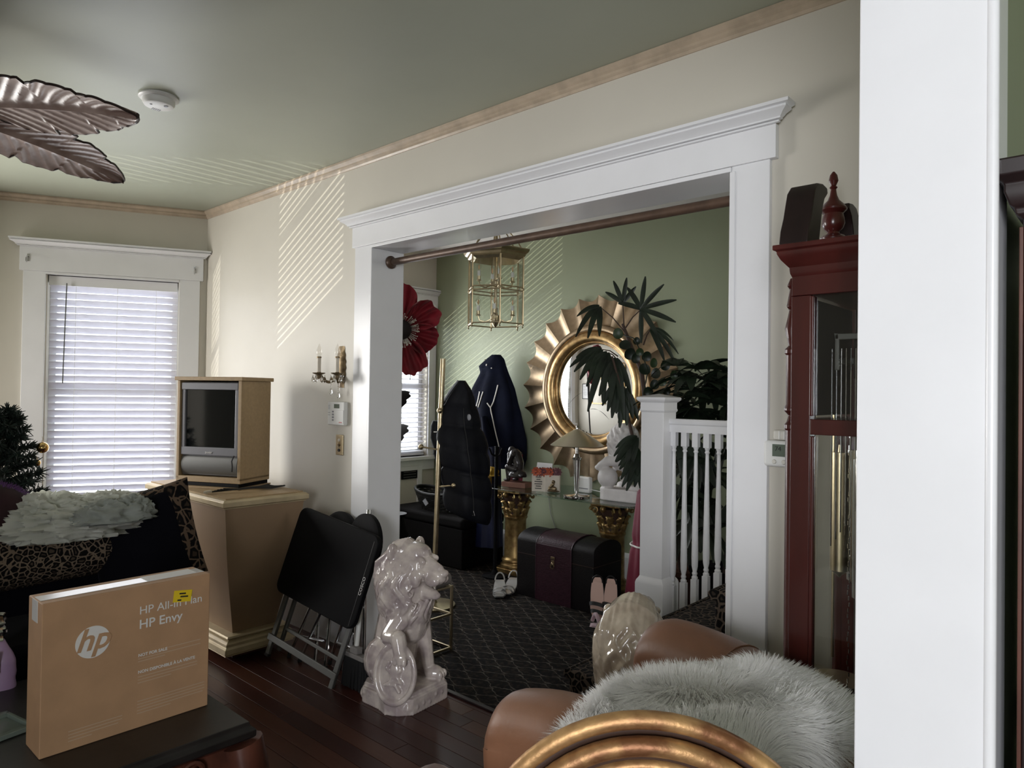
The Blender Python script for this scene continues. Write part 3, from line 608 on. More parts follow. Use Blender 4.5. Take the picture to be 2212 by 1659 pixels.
# ---------------------------------------------------------------- lions
def lion_mesh(g, shield=True, seed=1):
    rnd = random.Random(seed); B0 = Matrix.Rotation(R(-14), 4, 'Z')
    g.M = B0
    g.prism([(-.155, -.11), (-.12, -.155), (.0, -.165), (.06, -.185), (.115, -.165), (.165, -.11), (.165, .12), (.13, .15), (-.13, .15), (-.165, .12)], 0, .072)
    for k in range(26):
        a = 2*pi*k/26; g.ell((.143*max(-1, min(1, 1.3*cos(a))), .135*max(-1, min(1, 1.3*sin(a))), rnd.uniform(.02, .05)), (.028, .028, .030), 7, 5)
    g.prism([(-.150, -.10), (-.12, -.14), (.10, -.145), (.15, -.10), (.15, .12), (.12, .14), (-.12, .14), (-.15, .12)], .066, .09)
    g.M = Matrix()
    for s in (-1, 1):
        g.ell((-.065, s*.082, .19), (.105, .062, .115)); g.caps((-.08, s*.10, .15), (.03, s*.115, .115), .045, .035)
        g.ell((.055, s*.115, .108), (.045, .036, .027))
        for k in (-1, 0, 1): g.ell((.090, s*.115+k*.019, .104), (.018, .0105, .02), 8, 6)
    g.caps((-.06, 0, .20), (-.015, 0, .46), .110, .10, 14); g.ell((-.003, 0, .50), (.119, .115, .20), 24, 16); g.ell((.02, 0, .40), (.098, .10, .15)); g.ell((-.008, 0, .60), (.108, .108, .115))
    # head (turned slightly to the shield side)
    g.M = Matrix.Translation((.045, 0, .63)) @ Matrix.Rotation(R(-10), 4, 'Z') @ Matrix.Scale(1.22, 4) @ Matrix.Translation((-.045, 0, -.635))
    g.ell((.055, 0, .635), (.080, .074, .070)); g.ell((.045, 0, .685), (.072, .058, .040)); g.caps((.085, 0, .628), (.163, 0, .610), .048, .033, 12); g.ell((.186, 0, .622), (.018, .025, .015)); g.caps((.09, 0, .668), (.166, 0, .636), .021, .018)
    for s in (-1, 1):
        g.ell((.154, s*.027, .597), (.034, .021, .022)); g.caps((.085, s*.030, .672), (.118, s*.040, .664), .016, .012); g.ell((.088, s*.056, .60), (.032, .022, .036)); g.ell((.002, s*(.082 if shield else .066), .694 if shield else .675), (.016, .026 if shield else .018, .034 if shield else .022)); g.ell((.112, s*.040, .646), (.011, .010, .009), 10, 7); g.caps((.095, s*.052, .628), (.125, s*.040, .618), .012)
    g.caps((.07, 0, .545), (.142, 0, .536), .032, .020, 10); g.ell((.150, 0, .533), (.018, .023, .014)); g.caps((.06, .035, .566), (.06, -.035, .566), .028)
    g.M = Matrix(); g.ell((-.03, 0, .66), (.078, .088, .066), 18, 12)
    for k in range(9):
        a = R(-60+15*k); g.tube([Vector((.055, .045*sin(a), .715-.02*sin(a)**2)), Vector((.01, .07*sin(a), .742-.045*sin(a)**2)), Vector((-.05, .09*sin(a), .725-.05*sin(a)**2)), Vector((-.105, .10*sin(a), .64+.01*cos(a))), Vector((-.122, .10*sin(a), .57))], [.010, .017, .018, .015, .007], 6)
    # forelegs
    g.caps((.045, .07, .37), (.085, .075, .14), .045, .031); g.ell((.115, .075, .113), (.05, .042, .032))
    for k in (-1, 0, 1): g.ell((.157, .075+k*.022, .107), (.018, .0125, .022), 8, 6)
    if shield:
        g.caps((.03, -.08, .40), (-.01, -.125, .325), .052, .042); g.caps((-.01, -.125, .325), (.055, -.155, .335), .042, .032); g.caps((.055, -.155, .335), (.075, -.165, .275), .036, .034); g.ell((.08, -.17, .262), (.036, .034, .03))
        for k in (-1, 0, 1): g.ell((.084+k*.024, -.19, .247), (.0125, .013, .024), 8, 6)
        Rm = Matrix.Rotation(R(4), 3, 'Z') @ Matrix.Rotation(R(-9), 3, 'X'); c = Vector((.05, -.155, .178))
        g.ell(c, (.098, .020, .128), 28, 12, Rm)
        ring = [c+Rm @ Vector((.096*cos(a), -.016, .126*sin(a))) for a in [2*pi*i/36 for i in range(36)]]; g.tube(ring, .0125, 8, closed=True)
        fig = [(-.02, .060), (0, .03), (.02, .06), (.03, .02), (.0, -.01), (-.03, -.05), (.01, -.045), (.035, -.075)]
        g.tube([c+Rm @ Vector((a, -.026, b)) for a, b in fig], .009, 6); g.tube([c+Rm @ Vector((-a*1.4, -.026, b*.8+.005)) for a, b in fig[2:]], .007, 6); g.ell(c+Rm @ Vector((.0, -.02, .0)), (.028, .014, .05))
    else:
        g.caps((.045, -.07, .37), (.085, -.075, .14), .047, .033); g.ell((.115, -.075, .113), (.05, .042, .032))
    g.tube([(-.14, .02, .12), (-.16, .09, .11), (-.11, .145, .105), (.0, .15, .10), (.05, .145, .105)], [.02, .018, .016, .016, .024], 8)
    # mane locks
    cz = Vector((-.008, 0, .53))
    for row, (e0, de, nl, rr) in enumerate(((86, 52, 16, .0145), (66, 50, 22, .014), (46, 48, 24, .014), (26, 46, 26, .014), (6, 44, 26, .0135), (-12, 40, 24, .013), (-28, 36, 22, .012), (-42, 32, 18, .0115))):
        for k in range(nl):
            lam = 360*(k+.5*(row % 2)+rnd.uniform(-.2, .2))/nl-180-10
            if abs(lam+10) < 40 and e0 > 5: continue
            pts = []; rs = []; ph = rnd.random()*3; ex = rnd.uniform(.004, .017)
            for q in range(8):
                t = q/7; e = R(e0-de*t); l = R(lam+11*math.sin(t*6+ph)); rx = .121+ex; ry = .117+ex; rz = .195 if e > 0 else .235
                pts.append(cz+Vector((rx*cos(e)*cos(l)+.02*max(0, -sin(e)), ry*cos(e)*sin(l), rz*sin(e)))); rs.append(rr*(.5+.75*math.sin(pi*(.15+.8*t)))*(1-.35*t))
            g.tube(pts, rs, 6)
    for row in range(11):                       # fine carved strands over the locks
        e0 = 80-13*row; nl = 46 if e0 > -20 else 34
        for k in range(nl):
            lam = 360*(k+.5*(row % 2)+rnd.uniform(-.3, .3))/nl-190
            if abs(lam+10) < 36 and e0 > 0: continue
            ph = rnd.random()*3; ex = rnd.uniform(.010, .017); pts = []
            for q in range(7):
                t = q/6; e = R(e0-30*t); l = R(lam+9*math.sin(t*5+ph)); pts.append(cz+Vector(((.121+ex)*cos(e)*cos(l)+.02*max(0, -sin(e)), (.117+ex)*cos(e)*sin(l), (.195 if e > 0 else .235)*sin(e))))
            g.tube(pts, [.002, .0058, .0066, .0066, .006, .005, .002], 5)
r = thing('stone_lion', 'glazed stone lion with paw on a shield beside the left opening casing', 'statue', (-2.61, 2.155, 0), R(20))
g = G(); lion_mesh(g); remesh(g, 'lion_figure', 'glaze', r, .0043, 1)
r = thing('stone_lion', 'cream glazed stone lion seen from behind next to the leather armchair', 'statue', (-1.335, 2.125, 0), R(112))
g = G(); lion_mesh(g, False, 5); remesh(g, 'lion_figure', 'glaze_cream', r, .0046, 1)

# ---------------------------------------------------------------- coffee table, box and small things
TZ = .42; TX1, TY1 = -2.035, 1.10; TX0, TY0 = -2.92, -.35
r = thing('coffee_table', 'dark coffee table with carved reddish apron and scroll corners under the box', 'table', ((TX0+TX1)/2, (TY0+TY1)/2, .0062))
hx, hy = (TX1-TX0)/2, (TY1-TY0)/2
g = G(); rect_lathe(g, [(.012, TZ-.052), (.0, TZ-.044), (.0, TZ-.024), (.012, TZ-.016), (.014, TZ-.010), (.016, TZ)]); g.build('tabletop', 'table_top', r, bev=.003)
g = G(); rect_lathe(g, [(.05, TZ-.15), (.03, TZ-.14), (.04, TZ-.07), (.02, TZ-.052)]); g.build('apron', 'carved_wood', r, bev=.003)
for sx in (-1, 1):
    for sy in (-1, 1):
        g = G(); c = Vector((sx*(hx-.06), sy*(hy-.06), 0))
        g.tube([c+Vector((sx*.03, sy*.03, TZ-.06)), c+Vector((sx*.045, sy*.045, TZ-.14)), c+Vector((sx*.0, sy*.0, TZ-.26)), c+Vector((-sx*.005, -sy*.005, .09)), c+Vector((sx*.03, sy*.03, .03)), c+Vector((sx*.04, sy*.04, .0))], [.06, .062, .042, .032, .036, .04], 12); leg = g.build('leg', 'carved_wood', r)
for x0, n, ax in ((hx-.032, 7, 'y'), (hy-.032, 5, 'x')):
    for k in range(n):
        u = (k+.5)/n*2-1; c = Vector((x0, u*(hy-.1), TZ-.10)) if ax == 'y' else Vector((u*(hx-.1), x0, TZ-.10)); nrm = Vector((1, 0, 0)) if ax == 'y' else Vector((0, 1, 0)); tn = Vector((0, 1, 0)) if ax == 'y' else Vector((1, 0, 0))
        g = G()
        g.tube([c+tn*(.036-.002*i*.55)*cos(i*.42)+Vector((0, 0, (.036-.002*i*.55)*sin(i*.42)))+nrm*(.004+.0006*i) for i in range(26)], [.008-.00018*i for i in range(26)], 6); g.ell(c+nrm*.01, .012, 10, 6); g.build('carved_scroll', 'carved_wood', r)
BXW, BXH, BXD = .468, .425, .125
r = thing('cardboard_box', 'brown cardboard computer box with white printing standing on the coffee table', 'box', (-2.25-BXD/2, .577+BXW/2, TZ+.0064), R(.5))
g = G(); g.box((0, 0, BXH/2), (BXD, BXW, BXH)); g.build('carton', 'cardboard', r, bev=.003)
fx = BXD/2+.0006
def pr(nm, txt, size, u, v, m='print_white', bold=0, shear=0, par=None):
    o = mobj(nm, textmesh(txt, size, .0003, shear, bold), m, par or r); o.location = (fx+.0003, -BXW/2+u, v); o.rotation_euler = (pi/2, 0, pi/2); return o
g = G(); g.M = Matrix.Translation((fx-.0004, -BXW/2+.128, BXH-.135)) @ Matrix.Rotation(pi/2, 4, 'Y'); g.lathe([(.001, 0), (.0455, 0), (.0455, .0006), (.001, .0006)], 48); lg = g.build('logo_disc', 'print_white', r, smooth=False)
o = mobj('logo_letters', textmesh('hp', .088, .0004, .32, .0015, 'CENTER'), 'cardboard', r); o.location = (fx+.0006, -BXW/2+.127, BXH-.156); o.rotation_euler = (pi/2, 0, pi/2)
pr('printed_line', 'HP All-In Plan', .034, .252, BXH-.085); pr('printed_line', 'HP Envy', .038, .252, BXH-.128, bold=.0004)
pr('printed_line', 'NOT FOR SALE', .0125, .252, BXH-.212, bold=.0003); pr('printed_line', 'NON DISPONIBLE À LA VENTE', .0125, .252, BXH-.262, bold=.0003)
for v, a, b in ((.205, .34, .44), (.218, .252, .44), (.226, .252, .33), (.272, .252, .43), (.281, .252, .43), (.290, .252, .35), (.345, .252, .455), (.354, .252, .455), (.363, .252, .455), (.372, .252, .45), (.381, .252, .35), (.372, .07, .21), (.381, .07, .21), (.390, .07, .2), (.399, .07, .13)):
    g = G(); g.box((fx, -BXW/2+(a+b)/2, BXH-v), (.0006, b-a, .0022)); g.build('fine_print', 'print_soft', r, smooth=False)
g = G(); g.box((0, 0, BXH+.0008), (.055, BXW-.01, .0012)); g.box((0, -BXW/2-.0006, BXH-.03), (.05, .0012, .06)); g.build('packing_tape', 'tape', r, smooth=False)
g = G(); g.box((-.005, .13, BXH+.0018), (.06, .15, .0008)); g.build('shipping_label', 'paper', r, smooth=False)
g = G(); g.box((fx+.0008, BXW/2-.088, BXH-.055), (.0010, .056, .036), Matrix.Rotation(R(-7), 3, 'X')); yl = g.build('price_label', 'yellow_label', r, smooth=False)
for k, (u, v, s) in enumerate(((-.005, .008, .02), (0, -.002, .024), (-.015, -.011, .012))): g = G(); g.box((fx+.0016, BXW/2-.083+u, BXH-.055+v), (.0006, s, .0045), Matrix.Rotation(R(-7), 3, 'X')); g.build('label_print', 'ink', r, smooth=False)
r = thing('lilac_pouch', 'lilac and white plastic pouch with foil neck left of the cardboard box', 'pouch', at(2, 1488, Z=TZ)+Vector((-.02, -.02, 0)), R(40))
g = G(); g.grid(lambda u, v: Vector(((.075*(1-.55*max(0, v-.62)/.38))*cos(2*pi*u)*(1+.05*nz((cos(2*pi*u)*2, sin(2*pi*u)*2, v*7))), (.045*(1-.5*max(0, v-.62)/.38)*(1-.2*v))*sin(2*pi*u), .17*v+.0)), 28, 18, cu=True); g.build('pouch_body', 'lilac', r)
g = G(); g.grid(lambda u, v: Vector(((.036+.02*nz((u*9, v*5, 1)))*cos(2*pi*u), (.028+.014*nz((u*7, v*6, 3)))*sin(2*pi*u), .165+.085*v)), 24, 12, cu=True); g.build('foil_neck', 'chrome', r)
g = G(); g.box((0, -.0455, .105), (.11, .002, .07)); g.build('front_label', 'paper', r, smooth=False); g = G(); g.box((0, -.047, .128), (.095, .0015, .022)); g.build('label_band', 'lilac', r, smooth=False)
r = thing('glass_tray', 'pale green glass tray at the left edge of the coffee table', 'tray', at(-12, 1585, Z=TZ), R(12))
g = G(); g.box((0, 0, .006), (.16, .14, .008)); g.build('tray_base', 'grass_glass', r, bev=.002)
for b in ((0, .066, .14, .01), (0, -.066, .14, .01), (.075, 0, .01, .14), (-.075, 0, .01, .14)): g = G(); g.box((b[0], b[1], .015), (b[2]+.01, b[3], .014)); g.build('rim', 'grass_glass', r, bev=.002)
g = G(); g.bb(-2.96, -1.72, -.6, 1.12, .0, .006); o = g.build('leopard_rug', 'leopard_stair', smooth=False); tag(o, 'dark leopard print rug under the coffee table', 'rug')

# ---------------------------------------------------------------- sofa, cushions and the things thrown on it
def pillow(g, w, h, t, c=(0, 0, 0), Rm=None, pinch=.35, nu=28):
    c = Vector(c)
    for s in (-1, 1):
        def fn(u, v):
            a, b = u*2-1, v*2-1; e = (max(0, 1-a*a)*max(0, 1-b*b))**pinch; k = 1-.07*(a*a*b*b) if True else 1
            x = a*w/2*(1-.06*(1-b*b)); z = b*h/2*(1-.06*(1-a*a)); y = s*t/2*e*(1+.12*nz((a*2.3, b*2.3, s)))
            p = Vector((x, y, z)); return c+(Rm @ p if Rm is not None else p)
        g.grid(fn, nu, nu)
def EU(x, y, z): return Matrix.Rotation(R(z), 3, 'Z') @ Matrix.Rotation(R(y), 3, 'Y') @ Matrix.Rotation(R(x), 3, 'X')
r = thing('sofa', 'black velvet sofa with leopard print back behind the cardboard box', 'sofa', (-3.3, .45, 0))
SY0, SY1 = -1.1, .93
def SF(nm, b, m, bev=.04): g = G(); g.bb(*b); return g.build(nm, m, r, bev=bev, bseg=4)
SF('seat_base', (-.32, .31, SY0, SY1, .08, .40), 'black_velvet'); SF('seat_cushion', (-.12, .33, SY0+.2, -.02, .39, .52), 'black_velvet'); SF('seat_cushion', (-.12, .33, 0, SY1-.2, .39, .52), 'black_velvet')
SF('arm', (-.30, .31, SY1-.2, SY1, .35, .62), 'black_velvet', .06); SF('arm', (-.30, .31, SY0, SY0+.2, .35, .62), 'black_velvet', .06)
SF('backrest', (-.40, -.10, SY0, SY1, .35, .72), 'black_velvet', .06)
g = G(); g.grid(lambda u, v: Vector((-.10+.16*cos(2*pi*v)*(1+.06*nz((u*6, v*3, 0))), -.62+1.42*u, .765+(.115+.02*sin(pi*u))*sin(2*pi*v)*(1+.1*nz((u*5, v*2, 4))))) if 0 < u < 1 else Vector((-.10+.10*cos(2*pi*v), -.62+1.42*u, .76+.07*sin(2*pi*v))), 40, 28, cv=True); bk = g.build('back_cushion', 'leopard', r)
g = G(); g.ell((-.10, .80, .76), (.10, .045, .07), 24, 12); g.ell((-.10, -.62, .76), (.10, .04, .07), 20, 10); g.build('back_cushion_end', 'leopard', r)
for x in (-.25, .24):
    for y in (SY0+.08, SY1-.08): g = G(); g.cyl((x, y, 0), (x, y, .09), .025, .03); g.build('foot', 'dark_wood', r)
pc = at(318, 1160, X=-3.26)
r = thing('throw_pillow', 'black pillow with leopard print edges propped at the end of the sofa', 'pillow', pc)
Rp = EU(-8, -14, 58); g = G(); pillow(g, .42, .43, .17, (0, 0, 0), Rp, .42); g.build('pillow_cover', 'leopard_big', r)
g = G(); pillow(g, .405, .425, .192, Rp @ Vector((-.022, -.010, -.012)), Rp, .46); g.build('pillow_panel', 'black_velvet', r)
pb = at(-8, 1120, X=-3.36)
r = thing('plush_bolster', 'burgundy plush bolster with purple fuzzy edge at the left of the sofa', 'cushion', pb)
g = G(); g.ell((0, -.06, -.01), (.11, .20, .155), 30, 20); g.build('bolster_cover', 'burgundy', r)
g = G()
for k in range(900):
    a = random.uniform(.2, 2.9); d = Vector((random.uniform(-.35, .35), cos(a), sin(a))).normalized(); q = Vector((0, -.06, -.01))+Vector((d.x*.11, d.y*.20, d.z*.155)); g.tube([q, q+d*.012+Vector([random.uniform(-.006, .006) for _ in range(3)])], [.0016, .0004], 3)
g.build('fuzzy_edge', 'purple_fuzz', r, kind='stuff')
def crumple(g, c, rad, seed, amp, fr, flat=0, nu=70, nv=46, ridged=True):
    c = Vector(c)
    def fn(u, v):
        t = pi*v; d = Vector((sin(t)*cos(2*pi*u), sin(t)*sin(2*pi*u), cos(t))); p = d*fr+Vector((seed, seed*2, 0))
        n = 0; a = 1
        for k in range(4): q = noise.noise(p); n += a*((1-2*abs(q)) if ridged else q); p = p*2.03; a *= .5
        k = 1+amp*n; z = d.z*rad[2]*k
        return c+Vector((d.x*rad[0]*k, d.y*rad[1]*k, z if z > flat else flat+(z-flat)*.15))
    g.grid(fn, nu, nv, cu=True)
bg_ = at(160, 1118, X=-3.32)
r = thing('plastic_bag', 'crumpled translucent white plastic bag lying on the leopard sofa back', 'plastic bag', bg_)
g = G(); crumple(g, (0, .0, -.02), (.13, .235, .075), 3, .30, 3.4, -.05, 120, 70); crumple(g, (-.02, -.10, .025), (.09, .13, .062), 8, .34, 3.6, 0, 90, 60); crumple(g, (.03, .11, .025), (.08, .12, .052), 11, .38, 3.8, 0, 90, 60); g.build('bag_film', 'bag', r, ang=70)
gc = at(245, 1122, X=-3.18)
r = thing('grey_cloth', 'crumpled grey cloth beside the plastic bag on the sofa', 'cloth', gc)
g = G(); crumple(g, (0, 0, 0), (.07, .12, .06), 21, .30, 2.4); crumple(g, (0, .075, .025), (.05, .06, .05), 25, .3, 2.4); g.build('cloth_folds', 'grey_cloth', r, ang=70)
# ---------------------------------------------------------------- small artificial tree
tp_ = at(14, 1180, X=-4.55)
r = thing('christmas_tree', 'small dark green artificial tree with gold balls beside the bay window', 'artificial tree', (tp_.x, tp_.y-.06, 0))
zt = at(38, 888, X=-4.55).z; zb = .55
g = G(); g.lathe([(.001, 0), (.14, 0), (.17, .30), (.16, .32), (.001, .32)], 24); g.build('pot', 'terracotta', r)
g = G(); g.tube([(0, 0, .3), (.01, 0, .8), (.02, .03, zt-.05)], [.02, .015, .006], 8); g.build('trunk', 'bark', r)
for k in range(64):
    f = k/64; z = zb+(zt-zb)*f; a = k*2.4; ln = .27*(1-f)**.75+.035; d = Vector((cos(a), sin(a), .35-.2*(1-f))); b0 = Vector((.02*f, .03*f, z)); e = b0+d*ln; g = G(); g.tube([b0, b0.lerp(e, .5)+Vector((0, 0, .012)), e], [.004, .003, .001], 4)
    for j in range(130):
        t = .10+.90*j/130; q = b0.lerp(e, t); dd = (d*.55+Vector([random.uniform(-1, 1) for _ in range(3)])).normalized(); g.tube([q, q+dd*random.uniform(.03, .055)], [.0055, .0016], 3)
    g.build('branch', 'pine', r, smooth=False)
for px, py, rad in ((92, 967, .030), (80, 1000, .018)):
    q = at(px, py, X=-4.45); o = thing('christmas_ball', ('large' if rad > .02 else 'tiny')+' shiny gold ball hanging on the artificial tree', 'ornament', q)
    g = G(); g.ell((0, 0, 0), rad, 24, 16); g.build('ball', 'gold_ball', o); g = G(); g.cyl((0, 0, rad*.95), (0, 0, rad*1.25), .005, n=8); g.tube([(0, 0, rad*1.2), (.0, 0, rad*1.6), (-.01, 0, rad*2)], .0012, 4); g.build('cap', 'brass', o)

# ---------------------------------------------------------------- leather tub chair with fur throw
ch = thing('leather_armchair', 'brown leather tub armchair with rounded arms before the right casing', 'armchair', (-.80, 1.50, 0))
KP = [(-1.13, 1.235), (-.98, 1.235), (-.80, 1.215), (-.64, 1.225), (-.52, 1.29), (-.455, 1.40), (-.45, 1.52), (-.49, 1.63), (-.57, 1.70), (-.70, 1.75), (-.85, 1.80), (-1.02, 1.835), (-1.10, 1.845)]
KH = [.745, .785, .80, .79, .775, .77, .77, .77, .775, .785, .80, .80, .765]
def cr(P, t):
    n = len(P)-1; t = max(0, min(.99999, t))*n; i = int(t); f = t-i
    a, b, c, d = (P[max(0, i-1)], P[i], P[i+1], P[min(n, i+2)])
    def h(a, b, c, d): return .5*((2*b)+(-a+c)*f+(2*a-5*b+4*c-d)*f*f+(-a+3*b-3*c+d)*f**3)
    return tuple(h(*q) for q in zip(a, b, c, d)) if isinstance(a, tuple) else h(a, b, c, d)
def tub(u, v, off=0):
    x, y = cr(KP, u); x2, y2 = cr(KP, min(1, u+.01)); x1, y1 = cr(KP, max(0, u-.01)); t = Vector((x2-x1, y2-y1)).normalized(); nrm = Vector((t.y, -t.x))   # outward
    H = cr(KH, u); e = 1
    if u < .035: e = math.sqrt(max(.0, 1-((.035-u)/.035)**2))
    if u > .965: e = math.sqrt(max(.0, 1-((u-.965)/.035)**2))
    # cross-section: outer foot, outer side, roll, inner side
    prof = [(.075, .10), (.085, .25), (.090, .40), (.098, .55), (.108, .66)]
    n1 = 12; rr = .105
    for k in range(n1+1): a = pi*k/n1; prof.append((rr*cos(a)*1.0, H-rr*.92+rr*.92*sin(a)))
    prof += [(-.098, .60), (-.085, .50), (-.075, .40), (-.07, .30), (-.06, .12)]
    m = len(prof)-1; f = v*m; i = min(m-1, int(f)); f -= i; o = prof[i][0]+(prof[i+1][0]-prof[i][0])*f; z = prof[i][1]+(prof[i+1][1]-prof[i][1])*f
    zc = H*.55; return Vector((x+nrm.x*(o*e), y+nrm.y*(o*e), zc+(z-zc)*(.86+.14*e)))
chl = Vector(ch.location)
g = G(); g.grid(lambda u, v: tub(u, v)-chl, 90, 60); g.build('back_and_arms', 'leather', ch, ang=60)
g = G(); g.grid(lambda u, v: Vector((-.98+.46*u, 1.30+.46*v, .44+.03*math.sin(pi*u)*math.sin(pi*v)))-chl, 12, 12); g.bb(-.98-chl.x, -.54-chl.x, 1.30-chl.y, 1.76-chl.y, .10, .44); g.build('seat_cushion', 'leather', ch)
for u in (.2, .8):
    g = G(); g.tube([tub(u, .12+.6*k/20)*1.0-chl+Vector((0, 0, .001)) for k in range(21)], .0022, 5); g.build('seam', 'leather', ch)
for x, y in ((-1.0, 1.28), (-1.0, 1.76), (-.6, 1.32), (-.6, 1.68)): g = G(); g.cyl((x-chl.x, y-chl.y, 0), (x-chl.x, y-chl.y, .11), .02, .028); g.build('foot', 'dark_wood', ch)
ft = thing('fur_throw', 'fluffy long-haired white fur throw draped over the leather armchair back', 'throw', (-.47, 1.5, 0)); fl = Vector(ft.location)
DC, DA, DB, DZ, DH, DR = Vector((-.65, 1.37)), .245, .43, .55, .30, -.42
def furs(u, v):
    rho = u; th = 2*pi*v
    def sp(rho, th):
        x, y = DA*rho*cos(th), DB*rho*sin(th); w = .012*nz((x*9, y*9, 2)) if rho < .97 else 0
        return Vector((DC.x+cos(DR)*x-sin(DR)*y, DC.y+sin(DR)*x+cos(DR)*y, DZ+DH*math.sqrt(max(0, 1-rho**3))+w-.05*max(0, rho-.9)*10*.6))
    p = sp(rho, th); e = .012; a = sp(min(1, rho+e), th)-sp(max(.002, rho-e), th); b = sp(rho, th+e*3)-sp(rho, th-e*3); n = a.cross(b)
    n = n.normalized() if n.length > 1e-10 else Vector((0, 0, 1))
    if n.z < 0: n = -n
    return p, n, a.normalized()
g = G(); g.grid(lambda u, v: furs(.004+.996*u, v)[0]-fl, 40, 72, cv=True); g.build('hide', 'fur', ft, ang=80)
def strands(N):
    V = []; F = []; rnd = random.Random(4)
    for k in range(N):
        u, v = math.sqrt(rnd.random()), rnd.random(); u = u**.8; p, n, tv = furs(u, v); p = p-fl
        sd = Vector((rnd.uniform(-1, 1), rnd.uniform(-1, 1), rnd.uniform(-1, 1)))
        cl = Vector((nz(p+fl, 8), nz(p+fl+Vector((5, 0, 0)), 8), nz(p+fl+Vector((0, 7, 0)), 8)))
        d = (n*.8+sd*.2+cl*1.0+tv*.35+Vector((0, 0, -.1))).normalized(); L = rnd.uniform(.03, .06)
        s = d.cross(n); s = s.normalized() if s.length > 1e-4 else Vector((1, 0, 0)); w = rnd.uniform(.0007, .0013)
        m = p+d*L*.55; e = p+d*L+Vector((0, 0, -L*.25))+cl*L*.3; b = len(V)
        V += [p-s*w, p+s*w, m-s*w*.8, m+s*w*.8, e]; F += [(b, b+1, b+3, b+2), (b+2, b+3, b+4)]
    me = bpy.data.meshes.new('fur_pile'); me.from_pydata([tuple(q) for q in V], [], F); return me
o = mobj('fur_pile', strands(52000), 'fur', ft); o['kind'] = 'stuff'
# ---------------------------------------------------------------- velvet stool corner and gilt chair in the foreground
q = at(985, 1634, Z=.60)
r = thing('velvet_stool', 'brown velvet upholstered stool left of the leather armchair', 'stool', (q.x+.20, q.y-.255, 0), R(0))
g = G(); g.box((0, 0, .515), (.44, .42, .22)); g.build('cushion', 'velvet_brown', r, bev=.05, bseg=5); g = G(); g.box((0, 0, .37), (.40, .38, .07)); g.build('frame', 'dark_wood', r, bev=.006)
for sx in (-1, 1):
    for sy in (-1, 1): g = G(); g.cyl((sx*.18, sy*.17, 0), (sx*.17, sy*.16, .36), .014, .022); g.build('leg', 'dark_wood', r)
gd = at(1415, 1545, Z=1.015); ga = math.atan2(-gd.x, gd.y)
r = thing('gilt_chair', 'oval-backed gilt wooden chair with dark upholstery in the near foreground', 'chair', (gd.x, gd.y, 0), ga+R(3))
# local: -y towards the camera
cz = 1.015-.285; A, B = .262, .285
def ov(a, off, dy): return Vector(((A+off)*cos(a), dy, cz+(B+off)*sin(a)))
N = 72; an = [2*pi*k/N for k in range(N)]
for off, dy, rad, nm, m in ((-.004, -.006, .0125, 'outer_bead', 'gilt'), (-.036, -.012, .0135, 'rail', 'gilt'), (-.066, -.004, .0095, 'inner_bead', 'gilt'), (-.018, .012, .017, 'groove', 'gilt_dark'), (-.052, .012, .019, 'groove', 'gilt_dark'), (-.078, .008, .010, 'groove', 'gilt_dark')):
    g = G(); g.tube([ov(a, off, dy) for a in an], rad, 10, closed=True); g.build(nm, m, r)
g = G(); g.M = Matrix.Translation((0, 0, cz)) @ Matrix.Rotation(pi/2, 4, 'X')
g.grid(lambda u, v: Vector(((A-.068)*v*cos(2*pi*u), (B-.068)*v*sin(2*pi*u), .022*(1-v*v)-.004)), 40, 9, cu=True); g.grid(lambda u, v: Vector(((A-.068)*v*cos(2*pi*u), (B-.068)*v*sin(2*pi*u), -.02)), 40, 3, cu=True); g.build('back_upholstery', 'upholstery_dark', r)
g = G(); g.grid(lambda u, v: Vector((.25*(1-.1*v)*(u*2-1), -.03-.44*(1-v)+.0, .47+.035*math.sin(pi*u)*math.sin(pi*v))), 14, 14); g.bb(-.235, .235, -.46, -.03, .44, .468); g.build('seat', 'upholstery_dark', r)
g = G(); g.bb(-.24, .24, -.47, -.01, .39, .44); g.build('seat_rail', 'gilt', r, bev=.008)
for sx in (-1, 1):
    g = G(); g.tube([(sx*.10, .005, cz-B+.01), (sx*.14, -.005, .44)], .017, 10); g.build('stile', 'gilt', r)
    for y in (-.44, -.03): g = G(); g.lathe([(.012, 0), (.016, .02), (.012, .04), (.022, .30), (.026, .36), (.024, .39)], 14, (sx*.21, y, 0)); g.build('leg', 'gilt', r)

# ---------------------------------------------------------------- grandfather clock
KX0, KX1, KY0, KY1 = -.70, -.375, 1.87, 2.30
r = thing('grandfather_clock', 'tall red cherry longcase clock with glazed side behind the white jamb', 'clock', ((KX0+KX1)/2, (KY0+KY1)/2, 0))
hx, hy = (KX1-KX0)/2, (KY1-KY0)/2
def CK(nm, fn, m='cherry', bev=.002): g = G(); fn(g); return g.build(nm, m, r, bev=bev, ang=30)
CK('base', lambda g: rect_lathe(g, [(-.03, 0), (-.03, .08), (-.015, .10), (-.015, .40), (-.025, .42), (0, .46)]))
PW = .05
for sx, sy in ((-1, -1), (1, -1), (1, 1), (-1, 1)): CK('corner_post', lambda g: g.bb(sx*hx, sx*(hx-PW), sy*hy, sy*(hy-PW), .46, 1.714))
CK('frieze', lambda g: rect_lathe(g, [(.0, 1.715), (.0, 1.79)])); 
for z0, z1 in ((1.352, 1.392), (.46, .50)):
    for sy in (-1, 1): CK('side_rail', lambda g: g.bb(-hx+PW, hx-PW, sy*hy, sy*(hy-.03), z0, z1))
    CK('front_rail', lambda g: g.bb(-hx, -hx+.03, -hy+PW, hy-PW, z0, z1))
